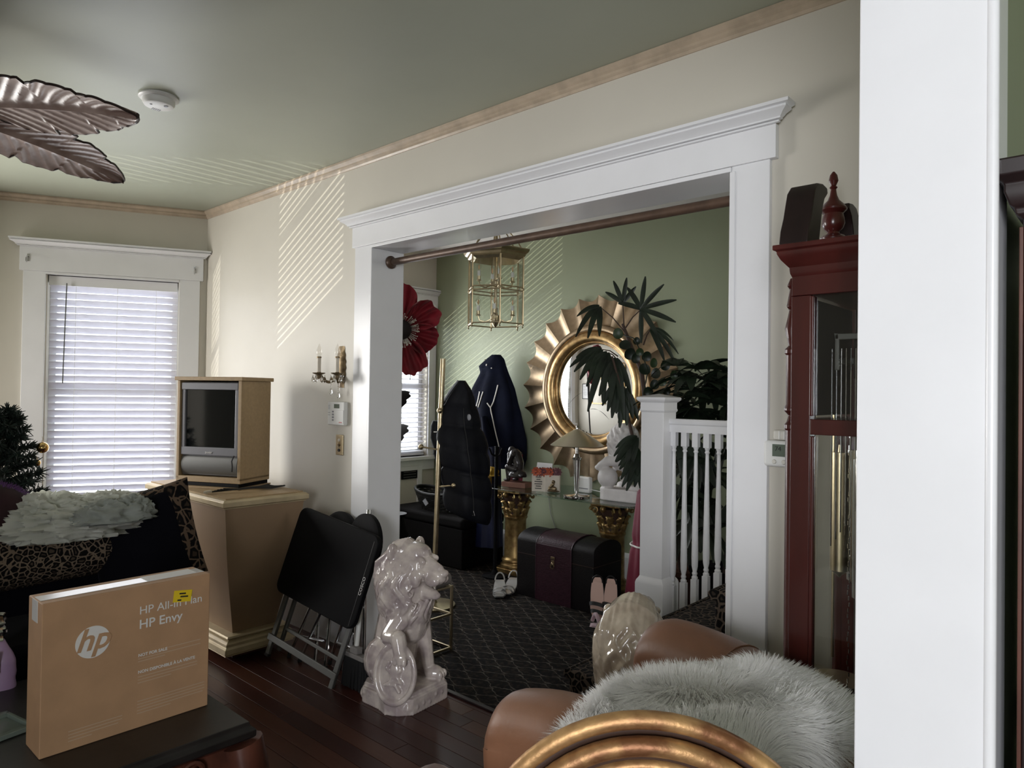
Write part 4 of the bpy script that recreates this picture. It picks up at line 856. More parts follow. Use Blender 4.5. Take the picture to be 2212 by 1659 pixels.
CK('crown', lambda g: rect_lathe(g, [(.0, 1.765), (-.004, 1.775), (-.006, 1.79), (-.022, 1.81), (-.030, 1.826), (-.030, 1.832), (-.038, 1.836), (-.038, 1.848), (-.028, 1.850)]))
CK('back_panel', lambda g: g.bb(hx-.012, hx-.004, -hy+.02, hy-.02, .46, 1.75), 'black')
CK('movement_floor', lambda g: g.bb(-hx+.03, hx-.02, -hy+.03, hy-.03, 1.36, 1.385), 'dark_wood')
CK('dial', lambda g: g.bb(-hx+.034, -hx+.040, -hy+.05, hy-.05, 1.40, 1.71), 'black')
CK('movement', lambda g: (g.bb(-.05, .03, -.07, .07, 1.50, 1.62), g.bb(-.10, -.05, -.02, .02, 1.54, 1.56)), 'bronze'); CK('bracket', lambda g: (g.bb(-.07, .10, -.16, -.15, 1.60, 1.615), g.bb(-.07, -.06, -.16, -.15, 1.52, 1.615)), 'grey_metal')
for x, z0, z1 in ((-.115, 1.40, 1.712), (-.112, .505, 1.348)):
    CK('glazing_bead', lambda g: (g.bb(x, x+.010, -hy-.002, -hy+.012, z0, z1), g.bb(.103, .113, -hy-.002, -hy+.012, z0, z1)), 'cherry', .003)
for z0, z1 in ((1.392, 1.716), (.50, 1.352)):
    for sy in (-1, 1): CK('side_glass' if sy < 0 or z0 < 1 else 'added_dark_panel', lambda g: g.bb(-hx+PW, hx-PW, sy*(hy-.014), sy*(hy-.017), z0, z1), 'glass' if sy < 0 or z0 < 1 else 'black', 0)  # upper far pane is an added black sheet that keeps the case interior dark
    CK('front_glass', lambda g: g.bb(-hx+.014, -hx+.017, -hy+PW, hy-PW, z0, z1), 'glass', 0)
for k in range(6): CK('chime_rod', lambda g: g.cyl((-.095+.012*k, -.10, 1.05+.02*k), (-.095+.012*k, -.10, 1.58), .0018, n=6), 'chrome', 0)
for k, (x, y, z0, z1) in enumerate(((-.085, -.06, .98, 1.30), (-.045, 0, .90, 1.28), (-.08, .07, .93, 1.30))):
    CK('weight', lambda g: g.lathe([(.004, z1+.02), (.006, z1), (.024, z1), (.024, z0), (.008, z0-.012), (.001, z0-.02)], 18, (x, y, 0)), 'brass' if k == 0 else 'nickel', 0)
    CK('chain', lambda g: [g.tube([Vector((x+.03+.0022*cos(j*1.57), y-.02+.0022*sin(j*1.57), .52+.0155*j+q*.011)) for q in (0, .5, 1)], .0016, 4) for j in range(56)], 'chrome', 0)
CK('pendulum', lambda g: (g.cyl((-.12, 0, .72), (-.12, 0, 1.40), .004), g.lathe([(.001, -.006), (.07, -.004), (.07, .004), (.001, .006)], 24, (-.105, 0, .66))), 'brass', 0)
for sy in (-1, 1):   # turned corner columns
    c = (-hx-.004, sy*(hy-.018), 0)
    CK('corner_column', lambda g: (g.lathe([(.006, 1.765), (.010, 1.755), (.014, 1.745), (.007, 1.735), (.013, 1.70), (.015, 1.69), (.008, 1.68), (.013, 1.655), (.019, 1.63), (.012, 1.60), (.009, 1.585), (.019, 1.575), (.019, 1.565), (.015, 1.56), (.015, 1.43), (.019, 1.42), (.019, 1.412), (.008, 1.40), (.012, 1.385), (.006, 1.37)], 16, c), g.lathe([(.008, 1.39), (.018, 1.375), (.018, 1.365), (.015, 1.36), (.015, .62), (.019, .61), (.019, .60), (.006, .59)], 16, c)))
# swan-neck pediment: curved boards extruded along x
sw = [(hy+.028, 1.848), (hy+.02, 1.885), (hy-.0, 1.925), (hy-.012, 1.96), (hy-.025, 1.995), (hy-.05, 2.018), (hy-.085, 2.024), (hy-.12, 2.02), (hy-.125, 2.005), (hy-.10, 1.985), (hy-.085, 1.955), (hy-.075, 1.92), (hy-.065, 1.88), (hy-.055, 1.848)]
for s in (-1, 1):
    def swf(g):
        g.M = Matrix(((0, 0, 1, 0), (s, 0, 0, 0), (0, 1, 0, 0), (0, 0, 0, 1))); g.prism(sw, -hx-.025, -hx+.05)
    CK('swan_neck', swf, 'dark_wood', .004)
CK('pediment_block', lambda g: (g.bb(-hx-.015, -hx+.085, -.05, .05, 1.848, 1.885), g.bb(-hx-.003, -hx+.073, -.038, .038, 1.885, 1.893)), 'dark_wood')
CK('finial', lambda g: g.lathe([(.034, 1.893), (.036, 1.90), (.030, 1.907), (.018, 1.912), (.016, 1.918), (.026, 1.928), (.031, 1.942), (.029, 1.958), (.026, 1.97), (.036, 1.98), (.036, 1.985), (.028, 1.996), (.016, 2.008), (.010, 2.022), (.007, 2.04), (.011, 2.045), (.007, 2.05), (.013, 2.064), (.010, 2.08), (.003, 2.09), (.001, 2.091)], 20, (-hx+.035, 0, 0)), 'cherry', 0)
# ---------------------------------------------------------------- dark hutch at the right edge
r = thing('china_hutch', 'very dark carved wooden hutch at the right edge beside the jamb', 'cabinet', (.10, 1.48, 0))
hx, hy = .25, .25
def HC(nm, fn, m='dark_wood', bev=.003): g = G(); fn(g); return g.build(nm, m, r, bev=bev, ang=30)
ht = at(2165, 478, Y=1.235).z
HC('carcass', lambda g: rect_lathe(g, [(.0, 0), (.0, .10), (.015, .11), (.015, .80), (-.005, .82), (-.005, .86), (.015, .87), (.015, ht+.02)]))
HC('crown', lambda g: rect_lathe(g, [(.015, ht), (.006, ht+.008), (.006, ht+.016), (.0, ht+.022), (-.006, ht+.04), (-.006, ht+.052), (-.018, ht+.062), (-.022, ht+.085), (.0, ht+.09)]))
HC('edge_strip', lambda g: g.bb(-hx+.011, -hx+.016, -hy+.011, -hy+.02, .87, ht-.01), 'carved_wood', .001)
for k in range(9): HC('dentil', lambda g: g.bb(-hx+.02+.05*k, -hx+.05+.05*k, -hy+.005, -hy+.02, ht-.02, ht), 'dark_wood', .002)
HC('side_panel', lambda g: (g.bb(-hx+.05, -hx+.06, -hy+.008, -hy+.02, .95, ht-.08), g.bb(hx-.06, hx-.05, -hy+.008, -hy+.02, .95, ht-.08), g.bb(-hx+.05, hx-.05, -hy+.008, -hy+.02, ht-.09, ht-.08)))

# ================================================================== FOYER
# ---------------------------------------------------------------- panel with mail slot below the foyer window, motion sensor
r = struct('trim_foyer_panel')
def PN(nm, b, m='white_trim', bev=.004): g = G(); g.M = FW; g.bb(*b); return g.build(nm, m, r, smooth=False, bev=bev)
for b in ((3.50, 4.44, -.02, 0, .74, .79), (3.50, 4.44, -.02, 0, .30, .35), (4.385, 4.44, -.02, 0, .35, .74), (3.50, 3.56, -.02, 0, .35, .74)): PN('panel_moulding', b)
vent = thing('wall_register', 'black slotted register in the white panel below the foyer window', 'register', (XF+.001, 4.29, .665), pi/2)
g = G(); g.box((0, -.007, 0), (.19, .012, .085)); g.build('frame', 'black_plastic', vent, bev=.003)
for k in range(3): g = G(); g.box((0, -.0145, -.024+.024*k), (.15, .004, .008), Matrix.Rotation(.5, 3, 'X')); g.build('louver', 'grey_metal', vent, smooth=False)
p = at(943, 672, X=XF+.03)
r = thing('motion_sensor', 'white motion sensor at the corner of the foyer window casing', 'sensor', (XF+.024, 4.545, p.z), R(75))
g = G(); g.grid(lambda u, v: Vector((.042*(1-.22*v)*cos(pi*u), -.045*sin(pi*u)**.7*(1-.25*v)+.0, .11*v-.055)), 16, 10); g.box((0, -.002, 0), (.08, .004, .11)); g.ell((0, -.012, -.05), (.034, .03, .012)); g.ell((0, -.010, .054), (.030, .026, .008)); g.build('housing', 'white_plastic', r)
g = G(); g.box((0, -.046, -.02), (.03, .004, .03)); g.build('lens', 'cream_plastic', r, bev=.004); g = G(); g.box((0, -.042, .02), (.006, .003, .006)); g.build('indicator', 'ink', r, smooth=False)

# ---------------------------------------------------------------- giant poppy on a tall stem in a floor vase
pc = at(866, 710, X=-4.2)
r = thing('giant_poppy', 'oversized red fabric poppy on a tall stem beside the foyer window', 'artificial flower', (pc.x, pc.y-.03, 0))
hd = Vector((0, .03, pc.z)); nrm = Vector((.72, -.45, -.22)).normalized(); ux = nrm.cross(Vector((0, 0, 1))).normalized() * -1; uy = ux.cross(nrm) * 1
if uy.z < 0: uy = -uy
g = G(); g.lathe([(.001, .006), (.12, .006), (.15, .05), (.16, .25), (.09, .42), (.07, .5), (.09, .53), (.075, .53)], 28); g.build('vase', 'black_plastic', r)
g = G(); g.tube([(0, 0, .3), (.01, .02, .9), (-.02, .02, 1.5), hd-nrm*.05], [.012]*4, 8); g.build('stem', 'poppy_dark', r)
def petal(k, a, ln, wd, lift):
    rnd = k*3.7
    def fn(u, v):
        s = v*2-1; t = u; d = t*ln*(1-.30*abs(s)**3.2)
        rr = d+.022*nz((t*3+rnd, s*4, k))*t; ang = a+s*wd*(.62+.38*math.sin(pi*min(1, .25+.6*t)))
        z = lift*t*t*ln+.05*math.sin(t*5+k)*t*(.3)+.016*math.sin(s*14+k)*t+.03*nz((t*4, s*3, rnd))*t
        z += .05*(s*s)*t
        return hd+ux*(rr*cos(ang))+uy*(rr*sin(ang))+nrm*z
    g = G(); g.grid(fn, 26, 34)
    n = len(g.v); vs = list(g.v); g.add([q-nrm*.004 for q in vs], [tuple(reversed(f)) for f in g.f]); g.build('petal', 'poppy', r, ang=80)
for k, (a, ln, wd, lf) in enumerate(((R(98), .35, .72, .15), (R(38), .31, .66, .22), (R(-18), .29, .74, .10), (R(-70), .34, .62, .30), (R(-125), .34, .72, .12), (R(165), .34, .72, .2))): petal(k, a, ln, wd, lf)
g = G(); g.ell(hd+nrm*.045, .075, 18, 12); g.build('seed_head', 'poppy_dark', r)
g = G()
for k in range(120):
    a = random.uniform(0, 2*pi); q = hd+nrm*.03+ux*.07*cos(a)+uy*.07*sin(a); e = q+(ux*cos(a)+uy*sin(a))*random.uniform(.03, .06)+nrm*random.uniform(.0, .05); g.tube([q, e], [.0015, .0015], 3); g.ell(e, .0045, 5, 4)
g.build('stamens', 'piping_white', r, kind='stuff')
for k, (a, z) in enumerate(((2.5, 1.45), (-.8, 1.2))):
    g = G(); g.grid(lambda u, v: Vector((.01, .02, z))+Vector((cos(a), sin(a), .2))*(.35*u)+Vector((-sin(a), cos(a), 0))*((v*2-1)*.07*sin(pi*u)*(1+.4*abs(math.sin(u*14))))+Vector((0, 0, -.25*u*u)), 20, 7); g.build('leaf', 'poppy_dark', r)

# ---------------------------------------------------------------- storage bench with basket
r = thing('storage_bench', 'dark upholstered storage bench below the foyer window', 'bench', (-4.55, 4.20, 0))
g = G(); g.bb(-.52, .44, -.23, .26, .01, .33); g.build('body', 'bench', r, bev=.008); g = G(); g.bb(-.53, .45, -.24, .27, .33, .42); g.build('lid', 'bench', r, bev=.03, bseg=4)
for x in (-.47, .40):
    for y in (-.19, .22): g = G(); g.cyl((x, y, 0), (x, y, .012), .02); g.build('foot', 'black', r)
p = at(918, 1108, Z=.42)
r = thing('wicker_basket', 'dark oval wicker basket with a pale diamond tag on the storage bench', 'basket', (-4.55, 4.16, .421))
def bsk(u, v): a = 2*pi*u; t = v; ww = .22+.10*t**.6; dd = .11+.06*t; return Vector((ww*cos(a), dd*sin(a), .16*t+.03*t*cos(2*a)*.5))
for k in range(9):
    g = G(); t = (k+.5)/9; g.tube([bsk(i/40, t)+Vector((0, 0, .004*math.sin(i*pi*.9+k*pi))) for i in range(40)], .0098, 6, closed=True); g.build('weave_band', 'wicker', r)
g = G(); g.tube([bsk(i/40, 1)+Vector((0, 0, .006)) for i in range(40)], .013, 8, closed=True); g.build('rim', 'wicker', r); g = G(); g.grid(lambda u, v: bsk(u, 0)*v, 24, 4, cu=True); g.build('bottom', 'wicker', r)
g = G(); g.M = Matrix.Translation((-.02, -.185, .085)) @ Matrix.Rotation(R(16), 4, 'X') @ Matrix.Rotation(pi/4, 4, 'Y') @ Matrix.Rotation(pi/2, 4, 'X'); g.prism([(-.03, -.02), (.02, -.03), (.03, .02), (-.02, .03)], 0, .004); g.build('diamond_tag', 'lining_grey', r, smooth=False)

# ---------------------------------------------------------------- brass coat stand with puffer vest
pt = at(957, 775, Y=3.22); pb2 = at(931, 1280, Y=3.17)
r = thing('coat_stand', 'slender brass coat stand carrying the dark puffer jacket', 'coat stand', (pb2.x, 3.19, .006)); b0 = Vector(r.location)
g = G(); g.cyl((0, 0, .02), pt-b0, .0175, n=18); g.build('pole', 'brass', r); g = G(); g.lathe([(.001, 0), (.15, 0), (.15, .012), (.03, .022), (.02, .04)], 32); g.build('base', 'brass', r)
def onpole(z): return (pt-b0)*((z)/(pt-b0).z)
for k, (z, a) in enumerate(((1.30, -.8), (1.30, 2.3), (.80, .3), (1.05, -2.4))):
    q = onpole(z); d = Vector((cos(a), sin(a), .15)); g = G(); g.cyl(q, q+d*.12, .006, n=8); g.M = Matrix(); g.ell(q+d*.125, .019, 14, 8); g.build('hook', 'brass', r)
fw2 = Vector((-.62, .785, 0)); sd2 = Vector((.785, .62, 0))     # away from / across the view, used to orient the hung clothes
r = thing('puffer_jacket', 'black quilted puffer jacket hanging on the brass coat stand', 'jacket', at(996, 850, Y=3.33)); j0 = Vector(r.location)
zs = [at(996, y, Y=3.33).z-j0.z for y in (822, 850, 900, 960, 1040, 1110, 1125)]
def jac(u, v):
    a = 2*pi*u; zt, zb = zs[0], zs[5]-.02; z = zt+(zb-zt)*v
    # left / right edges (metres across the view) down the height
    ks = [0, .06, .16, .28, .45, .65, .85, 1.0]; Lf = [-.02, -.055, -.12, -.165, -.17, -.14, -.11, -.10]; Rg = [.03, .065, .10, .135, .18, .21, .23, .225]
    i = max(0, min(6, next((n-1 for n, q in enumerate(ks) if q > v), 6))); f = (v-ks[i])/(ks[i+1]-ks[i]); l = Lf[i]+(Lf[i+1]-Lf[i])*f; rg = Rg[i]+(Rg[i+1]-Rg[i])*f
    m, w = (l+rg)/2, (rg-l)/2; th = .03+.09*min(1, v*2)
    q = abs(math.sin(v*pi*6.0))**.5; puff = .88+.12*q; fold = 1+.05*math.sin(a*5+v*4)+.07*nz((cos(a)*2, sin(a)*2, v*5))
    s = sd2*(m+w*cos(a)*puff*fold)+fw2*(th*sin(a)*puff*fold)
    return s+Vector((0, 0, z+.09*v*(-cos(a))*-.6*0 - .05*v*cos(a)))
g = G(); g.grid(jac, 56, 70, cu=True); g.build('quilted_body', 'puffer', r, ang=80)
g = G(); g.tube([jac(.5, v)*1.0+sd2*-.004 for v in [0, .03, .08, .14, .2, .24]], [.012, .018, .02, .018, .012, .004], 8, sq=.5); g.build('collar_lining', 'lining_grey', r)
g = G(); g.tube([jac(.80, .2+.72*k/20)-fw2*.004 for k in range(21)], .0035, 5); z = g.build('zipper', 'black', r); g = G(); q = jac(.80, .92)-fw2*.006; g.tube([q, q+Vector((-.012, 0, -.03)), q+Vector((.012, 0, -.03)), q], .002, 5); g.build('zip_pull', 'chrome', z)
g = G(); q = jac(.55, .40)-fw2*.01; g.cyl(q-sd2*.02, q+sd2*.035, .004, n=6); g.build('reflective_tab', 'piping_white', r)
g = G(); g.ell(jac(.84, .26)-fw2*.004, (.02, .008, .022), 10, 8); g.build('pocket_lining', 'lining_grey', r)
g = G(); g.tube([jac(.47, .32+.5*k/12)-sd2*.02+fw2*.04 for k in range(13)], [.03+.012*abs(math.sin(k*1.3)) for k in range(13)], 12); g.build('sleeve', 'puffer', r)

# ---------------------------------------------------------------- black coat stand with hooded coat, robe and glove
r = thing('coat_stand', 'black coat stand beside the hooded navy coat', 'coat stand', (-3.80, 4.03, .006))
g = G(); g.cyl((0, 0, .02), (0, 0, 1.02), .014, n=14); g.build('pole', 'black_plastic', r); g = G(); g.lathe([(.001, .0), (.10, .0), (.10, .012), (.03, .02), (.02, .05)], 32); g.build('base', 'black_plastic', r)
for a in (0, 2.1, 4.2): g = G(); g.tube([(0, 0, .94), (.04*cos(a), .04*sin(a), .96), (.06*cos(a), .06*sin(a), 1.01)], .007, 8); g.build('hook', 'black_plastic', r)
c0 = Vector((-4.20, 4.42, 0))
r = thing('wall_hook', 'small brass wall hook carrying the hooded coat', 'hook', (-4.37, YB-.001, 1.72)); g = G(); g.box((0, -.004, 0), (.03, .008, .06)); g.build('plate', 'brass', r, bev=.002); g = G(); g.tube([(0, -.006, .0), (0, -.10, -.01), (0, -.13, .02)], .006, 8); g.build('prong', 'brass', r)
r = thing('hooded_coat', 'navy hooded coat with white piping hanging on the green wall', 'coat', c0)
SX = Vector((.94, .34, 0)); SN = Vector((-.34, .94, 0))
def coat(u, v, off=0):
    a = 2*pi*u; z = 1.775-.97*v
    ks = [0, .04, .10, .16, .30, .50, .75, .92, 1.0]; Lf = [-.03, -.085, -.155, -.135, -.205, -.235, -.20, -.16, -.13]; Rg = [.05, .085, .10, .12, .18, .23, .275, .28, .26]
    i = max(0, min(7, next((n-1 for n, q in enumerate(ks) if q > v), 7))); f = (v-ks[i])/(ks[i+1]-ks[i]); l = Lf[i]+(Lf[i+1]-Lf[i])*f; rg = Rg[i]+(Rg[i+1]-Rg[i])*f
    m, w = (l+rg)/2, (rg-l)/2; th = .04+.07*min(1, v*1.6); fd = 1+(.10*math.sin(a*7+v*3)+.06*math.sin(a*4-v*5))*min(1, v*3)
    return SX*(m+(w*fd+off)*cos(a))+SN*((th*fd+off)*sin(a))+Vector((0, 0, z))
g = G(); g.grid(coat, 72, 60, cu=True); g.grid(lambda u, v: coat(u, 0)*v+Vector((0, 0, 1.775))*(1-v), 72, 3, cu=True); g.build('coat_body', 'navy', r, ang=80)
def front(px, v): return px, v
for path in ([(.66, .33), (.655, .40), (.645, .46)], [(.70, .33), (.685, .40), (.67, .47)], [(.815, .27), (.80, .33), (.775, .42), (.755, .47)], [(.735, .43), (.755, .47), (.765, .58), (.775, .72), (.785, .82)], [(.70, .085), (.71, .10)], [(.76, .125), (.77, .118)]):
    g = G(); pts = []
    for (a, b), (c, d) in zip(path, path[1:]):
        for k in range(6): t = k/6; pts.append(coat(a+(c-a)*t, b+(d-b)*t, .004))
    pts.append(coat(*path[-1], .004)); g.tube(pts, .0052, 6); g.build('white_piping', 'piping_white', r)
g = G(); g.tube([coat(.72, .55, .01), coat(.735, .72, .02), coat(.745, .86, .02), coat(.745, .93, .02)], [.025, .058, .05, .045], 14, sq=.7); g.build('sleeve', 'navy', r)
r = thing('mustard_glove', 'crumpled mustard yellow glove tucked at the coat sleeve cuff', 'glove', at(1061, 1026, Y=4.12)); g = G(); crumple(g, (0, 0, .0), (.05, .04, .045), 31, .4, 2.0, nu=40, nv=28)
g.tube([(.0, 0, .02), (.025, 0, .06)], [.02, .012], 10); g.tube([(-.03, 0, -.02), (-.025, 0, -.085)], [.028, .022], 10); g.build('glove_fabric', 'mustard', r, ang=80)
r = thing('blue_robe', 'long royal blue garment hanging below the navy coat', 'garment', (-4.03, 4.20, 0))
g = G(); g.grid(lambda u, v: sd2*((.075+.03*v)*cos(2*pi*u)*(1+.12*math.sin(2*pi*u*6)))+fw2*((.05+.02*v)*sin(2*pi*u)*(1+.15*math.sin(2*pi*u*5+1)))+Vector((0, 0, 1.0-.82*v)), 60, 20, cu=True); g.build('garment_folds', 'royal_blue', r, ang=80)
r = thing('wine_scarf', 'dark wine coloured scarf hanging behind the black coat stand', 'scarf', (-3.82, 4.28, 0)); g = G(); g.grid(lambda u, v: Vector((.06*cos(2*pi*u)*(1+.2*math.sin(2*pi*u*4)), .03*sin(2*pi*u), .95-.5*v)), 36, 12, cu=True); g.build('scarf_folds', 'wine_cloth', r, ang=80)

# ---------------------------------------------------------------- grey stool with gold frame behind the lion
r = thing('metal_stool', 'grey upholstered stool on a gold metal frame behind the shield lion', 'stool', (-3.01, 2.605, .006), R(0))
hw_ = .115
g = G(); g.box((0, 0, .395), (.245, .245, .075)); g.build('seat', 'stool_grey', r, bev=.03, bseg=4)
for sx in (-1, 1):
    for sy in (-1, 1): g = G(); g.box((sx*hw_, sy*hw_, .18), (.014, .014, .36)); g.build('leg', 'brass', r, bev=.002)
for z in (.012, .20, .352):
    for s in (-1, 1):
        g = G(); g.box((0, s*hw_, z), (.22, .012, .012)); g.build('stretcher', 'brass', r, bev=.002); g = G(); g.box((s*hw_, 0, z), (.012, .22, .012)); g.build('stretcher', 'brass', r, bev=.002)
# ---------------------------------------------------------------- hexagonal lantern
r = thing('pendant_lantern', 'six-sided brass and glass lantern with candle bulbs hanging in the foyer', 'pendant lamp', (-3.33, 3.50, 1.915))
A6 = [R(60*k+22) for k in range(6)]; RL = .20; ZT = .455; ZM = .235
def h6(a, rr, z): return Vector((rr*cos(a), rr*sin(a), z))
for a in A6:
    g = G(); g.cyl(h6(a, RL, .0), h6(a, RL, ZT), .006, n=8); g.lathe([(.001, -.03), (.006, -.024), (.003, -.016), (.008, -.008), (.008, 0)], 10, h6(a, RL, 0)); g.ell(h6(a, RL, ZM), .010, 10, 6); g.build('upright', 'brass', r)
for z in (.0, ZM-.012, ZM+.012, ZT):
    for k in range(6): g = G(); g.cyl(h6(A6[k], RL, z), h6(A6[(k+1) % 6], RL, z), .0048, n=6); g.build('crossbar', 'brass', r)
for k in range(6):
    for z0, z1 in ((.004, ZM-.014), (ZM+.014, ZT-.004)):
        g = G(); a, b = h6(A6[k], RL-.004, 0), h6(A6[(k+1) % 6], RL-.004, 0); g.add([a+Vector((0, 0, z0)), b+Vector((0, 0, z0)), b+Vector((0, 0, z1)), a+Vector((0, 0, z1))], [(0, 1, 2, 3)])
        n = (b-a).cross(Vector((0, 0, 1))).normalized()*.003; g.add([q+n for q in g.v[:4]], [(3, 2, 1, 0)]); g.f += [(i, (i+1) % 4, 4+(i+1) % 4, 4+i) for i in range(4)]; g.build('glass_pane', 'glass', r, smooth=False)
g = G()
pr6 = [(RL-.03, ZT-.02), (RL+.004, ZT), (RL+.012, ZT+.004), (RL+.018, ZT+.02), (RL+.034, ZT+.028), (RL+.045, ZT+.045), (RL+.045, ZT+.052), (RL-.02, ZT+.058), (RL-.05, ZT+.05)]
vs = [h6(a, rr, z) for a in A6 for rr, z in pr6]; m = len(pr6); g.add(vs, [(k*m+j, ((k+1) % 6)*m+j, ((k+1) % 6)*m+(j+1) % m, k*m+(j+1) % m) for k in range(6) for j in range(m)]); g.build('crown', 'brass', r, smooth=False)
g = G(); g.cyl((0, 0, .01), (0, 0, CZ-1.915-.03), .011, n=12); g.lathe([(.001, -.02), (.012, -.01), (.03, .02), (.03, .06), (.012, .075)], 16); g.lathe([(.012, .255), (.030, .262), (.030, .295), (.012, .305)], 16); g.build('stem', 'brass', r)
g = G(); g.lathe([(.06, CZ-1.915-.001), (.062, CZ-1.915-.01), (.03, CZ-1.915-.035), (.012, CZ-1.915-.05)], 24); g.build('ceiling_canopy', 'brass', r)
for k in range(6):
    a = A6[k]; g = G(); g.tube([h6(a, RL-.01, ZT+.05), h6(a, RL-.04, ZT+.10), h6(a, .10, ZT+.17), h6(a, .05, ZT+.25), h6(a, .012, ZT+.28)], .0048, 6); g.build('scroll_arm', 'brass', r)
for tier, z in ((0, .03), (1, .265)):
    for k in range(4):
        a = R(90*k+40+15*tier); g = G(); g.tube([h6(a, .025, z+.01), h6(a, .07, z-.012), h6(a, .11, z), h6(a, .118, z+.03)], .0055, 6); g.lathe([(.016, .03), (.018, .036), (.012, .04), (.013, .065)], 12, h6(a, .118, z)); g.build('branch', 'brass', r)
        g = G(); g.lathe([(.0115, .06), (.0115, .10)], 12, h6(a, .118, z)); g.build('candle_sleeve', 'white_plastic', r)
        g = G(); g.lathe([(.006, .10), (.0155, .118), (.017, .132), (.013, .155), (.005, .178), (.001, .188)], 14, h6(a, .118, z)); b = g.build('bulb', 'bulb', r); g = G(); g.ell(h6(a, .118, z)+Vector((0, 0, .125)), (.005, .005, .018), 8, 6); g.build('filament', 'filament', b)

# ---------------------------------------------------------------- sunburst mirror
MC = Vector((-3.245, YB-.004, 1.485)); RO, RI, RG = .745, .455, .365
r = thing('sunburst_mirror', 'round mirror with fluted gold sunburst frame on the green wall', 'mirror', MC)
def mp_(rr, a, dy): return Vector((rr*cos(a), -dy, rr*sin(a)))
NP = 24
def flute(u, v):
    a = (u-.5)*2*pi/NP; s = abs(u*2-1); rr = RI-.02+(RO*(1-.055*(1-s*s))-RI+.02)*v; return mp_(rr, a, .055-.035*(1-s*s)*(.35+.65*v)-.012*v)
g = G(); g.grid(flute, 11, 8); vs = list(g.v); n = len(vs); g.add([Vector((q.x, q.y+.012, q.z)) for q in vs], [tuple(reversed(f)) for f in g.f])
rim = [i*8 for i in range(11)]+[80+j for j in range(1, 8)]+[i*8+7 for i in range(9, -1, -1)]+[j for j in range(6, 0, -1)]; g.f += [(rim[i], rim[(i+1) % len(rim)], rim[(i+1) % len(rim)]+n, rim[i]+n) for i in range(len(rim))]
fm_ = g.mesh('flute_panel', True, 30)
for k in range(NP): o = mobj('flute_panel', fm_, 'sunburst', r); o.rotation_euler = (0, -2*pi*k/NP-R(5), 0)
def ringprof(nm, pf, m, n=96):
    g = G(); q = len(pf); vs = [mp_(rr, 2*pi*i/n, dy) for i in range(n) for rr, dy in pf]; g.add(vs, [(i*q+j, ((i+1) % n)*q+j, ((i+1) % n)*q+(j+1) % q, i*q+(j+1) % q) for i in range(n) for j in range(q)]); return g.build(nm, m, r, ang=50)
ringprof('outer_ring', [(RI+.028+.03*cos(a), .055+.03*sin(a)) for a in [2*pi*k/12 for k in range(12)]], 'sunburst')
ringprof('gold_ring', [(RI-.038+.042*cos(a), .058+.036*sin(a)) for a in [2*pi*k/14 for k in range(14)]], 'gold_leaf')
ringprof('inner_bead', [(RG+.008+.012*cos(a), .05+.012*sin(a)) for a in [2*pi*k/8 for k in range(8)]], 'gold_leaf')
g = G(); g.M = Matrix.Translation((0, -.035, 0)) @ Matrix.Rotation(pi/2, 4, 'X'); g.lathe([(.001, -.006), (RG+.004, -.006), (RG+.004, 0), (RG-.02, .004), (.001, .004)], 72); g.build('mirror_glass', 'mirror', r, ang=10)
g = G(); g.M = Matrix.Translation((0, -.008, 0)) @ Matrix.Rotation(pi/2, 4, 'X'); g.lathe([(.001, -.006), (RI+.02, -.006), (RI+.02, .016), (.001, .016)], 48); g.build('backing', 'dark_wood', r)

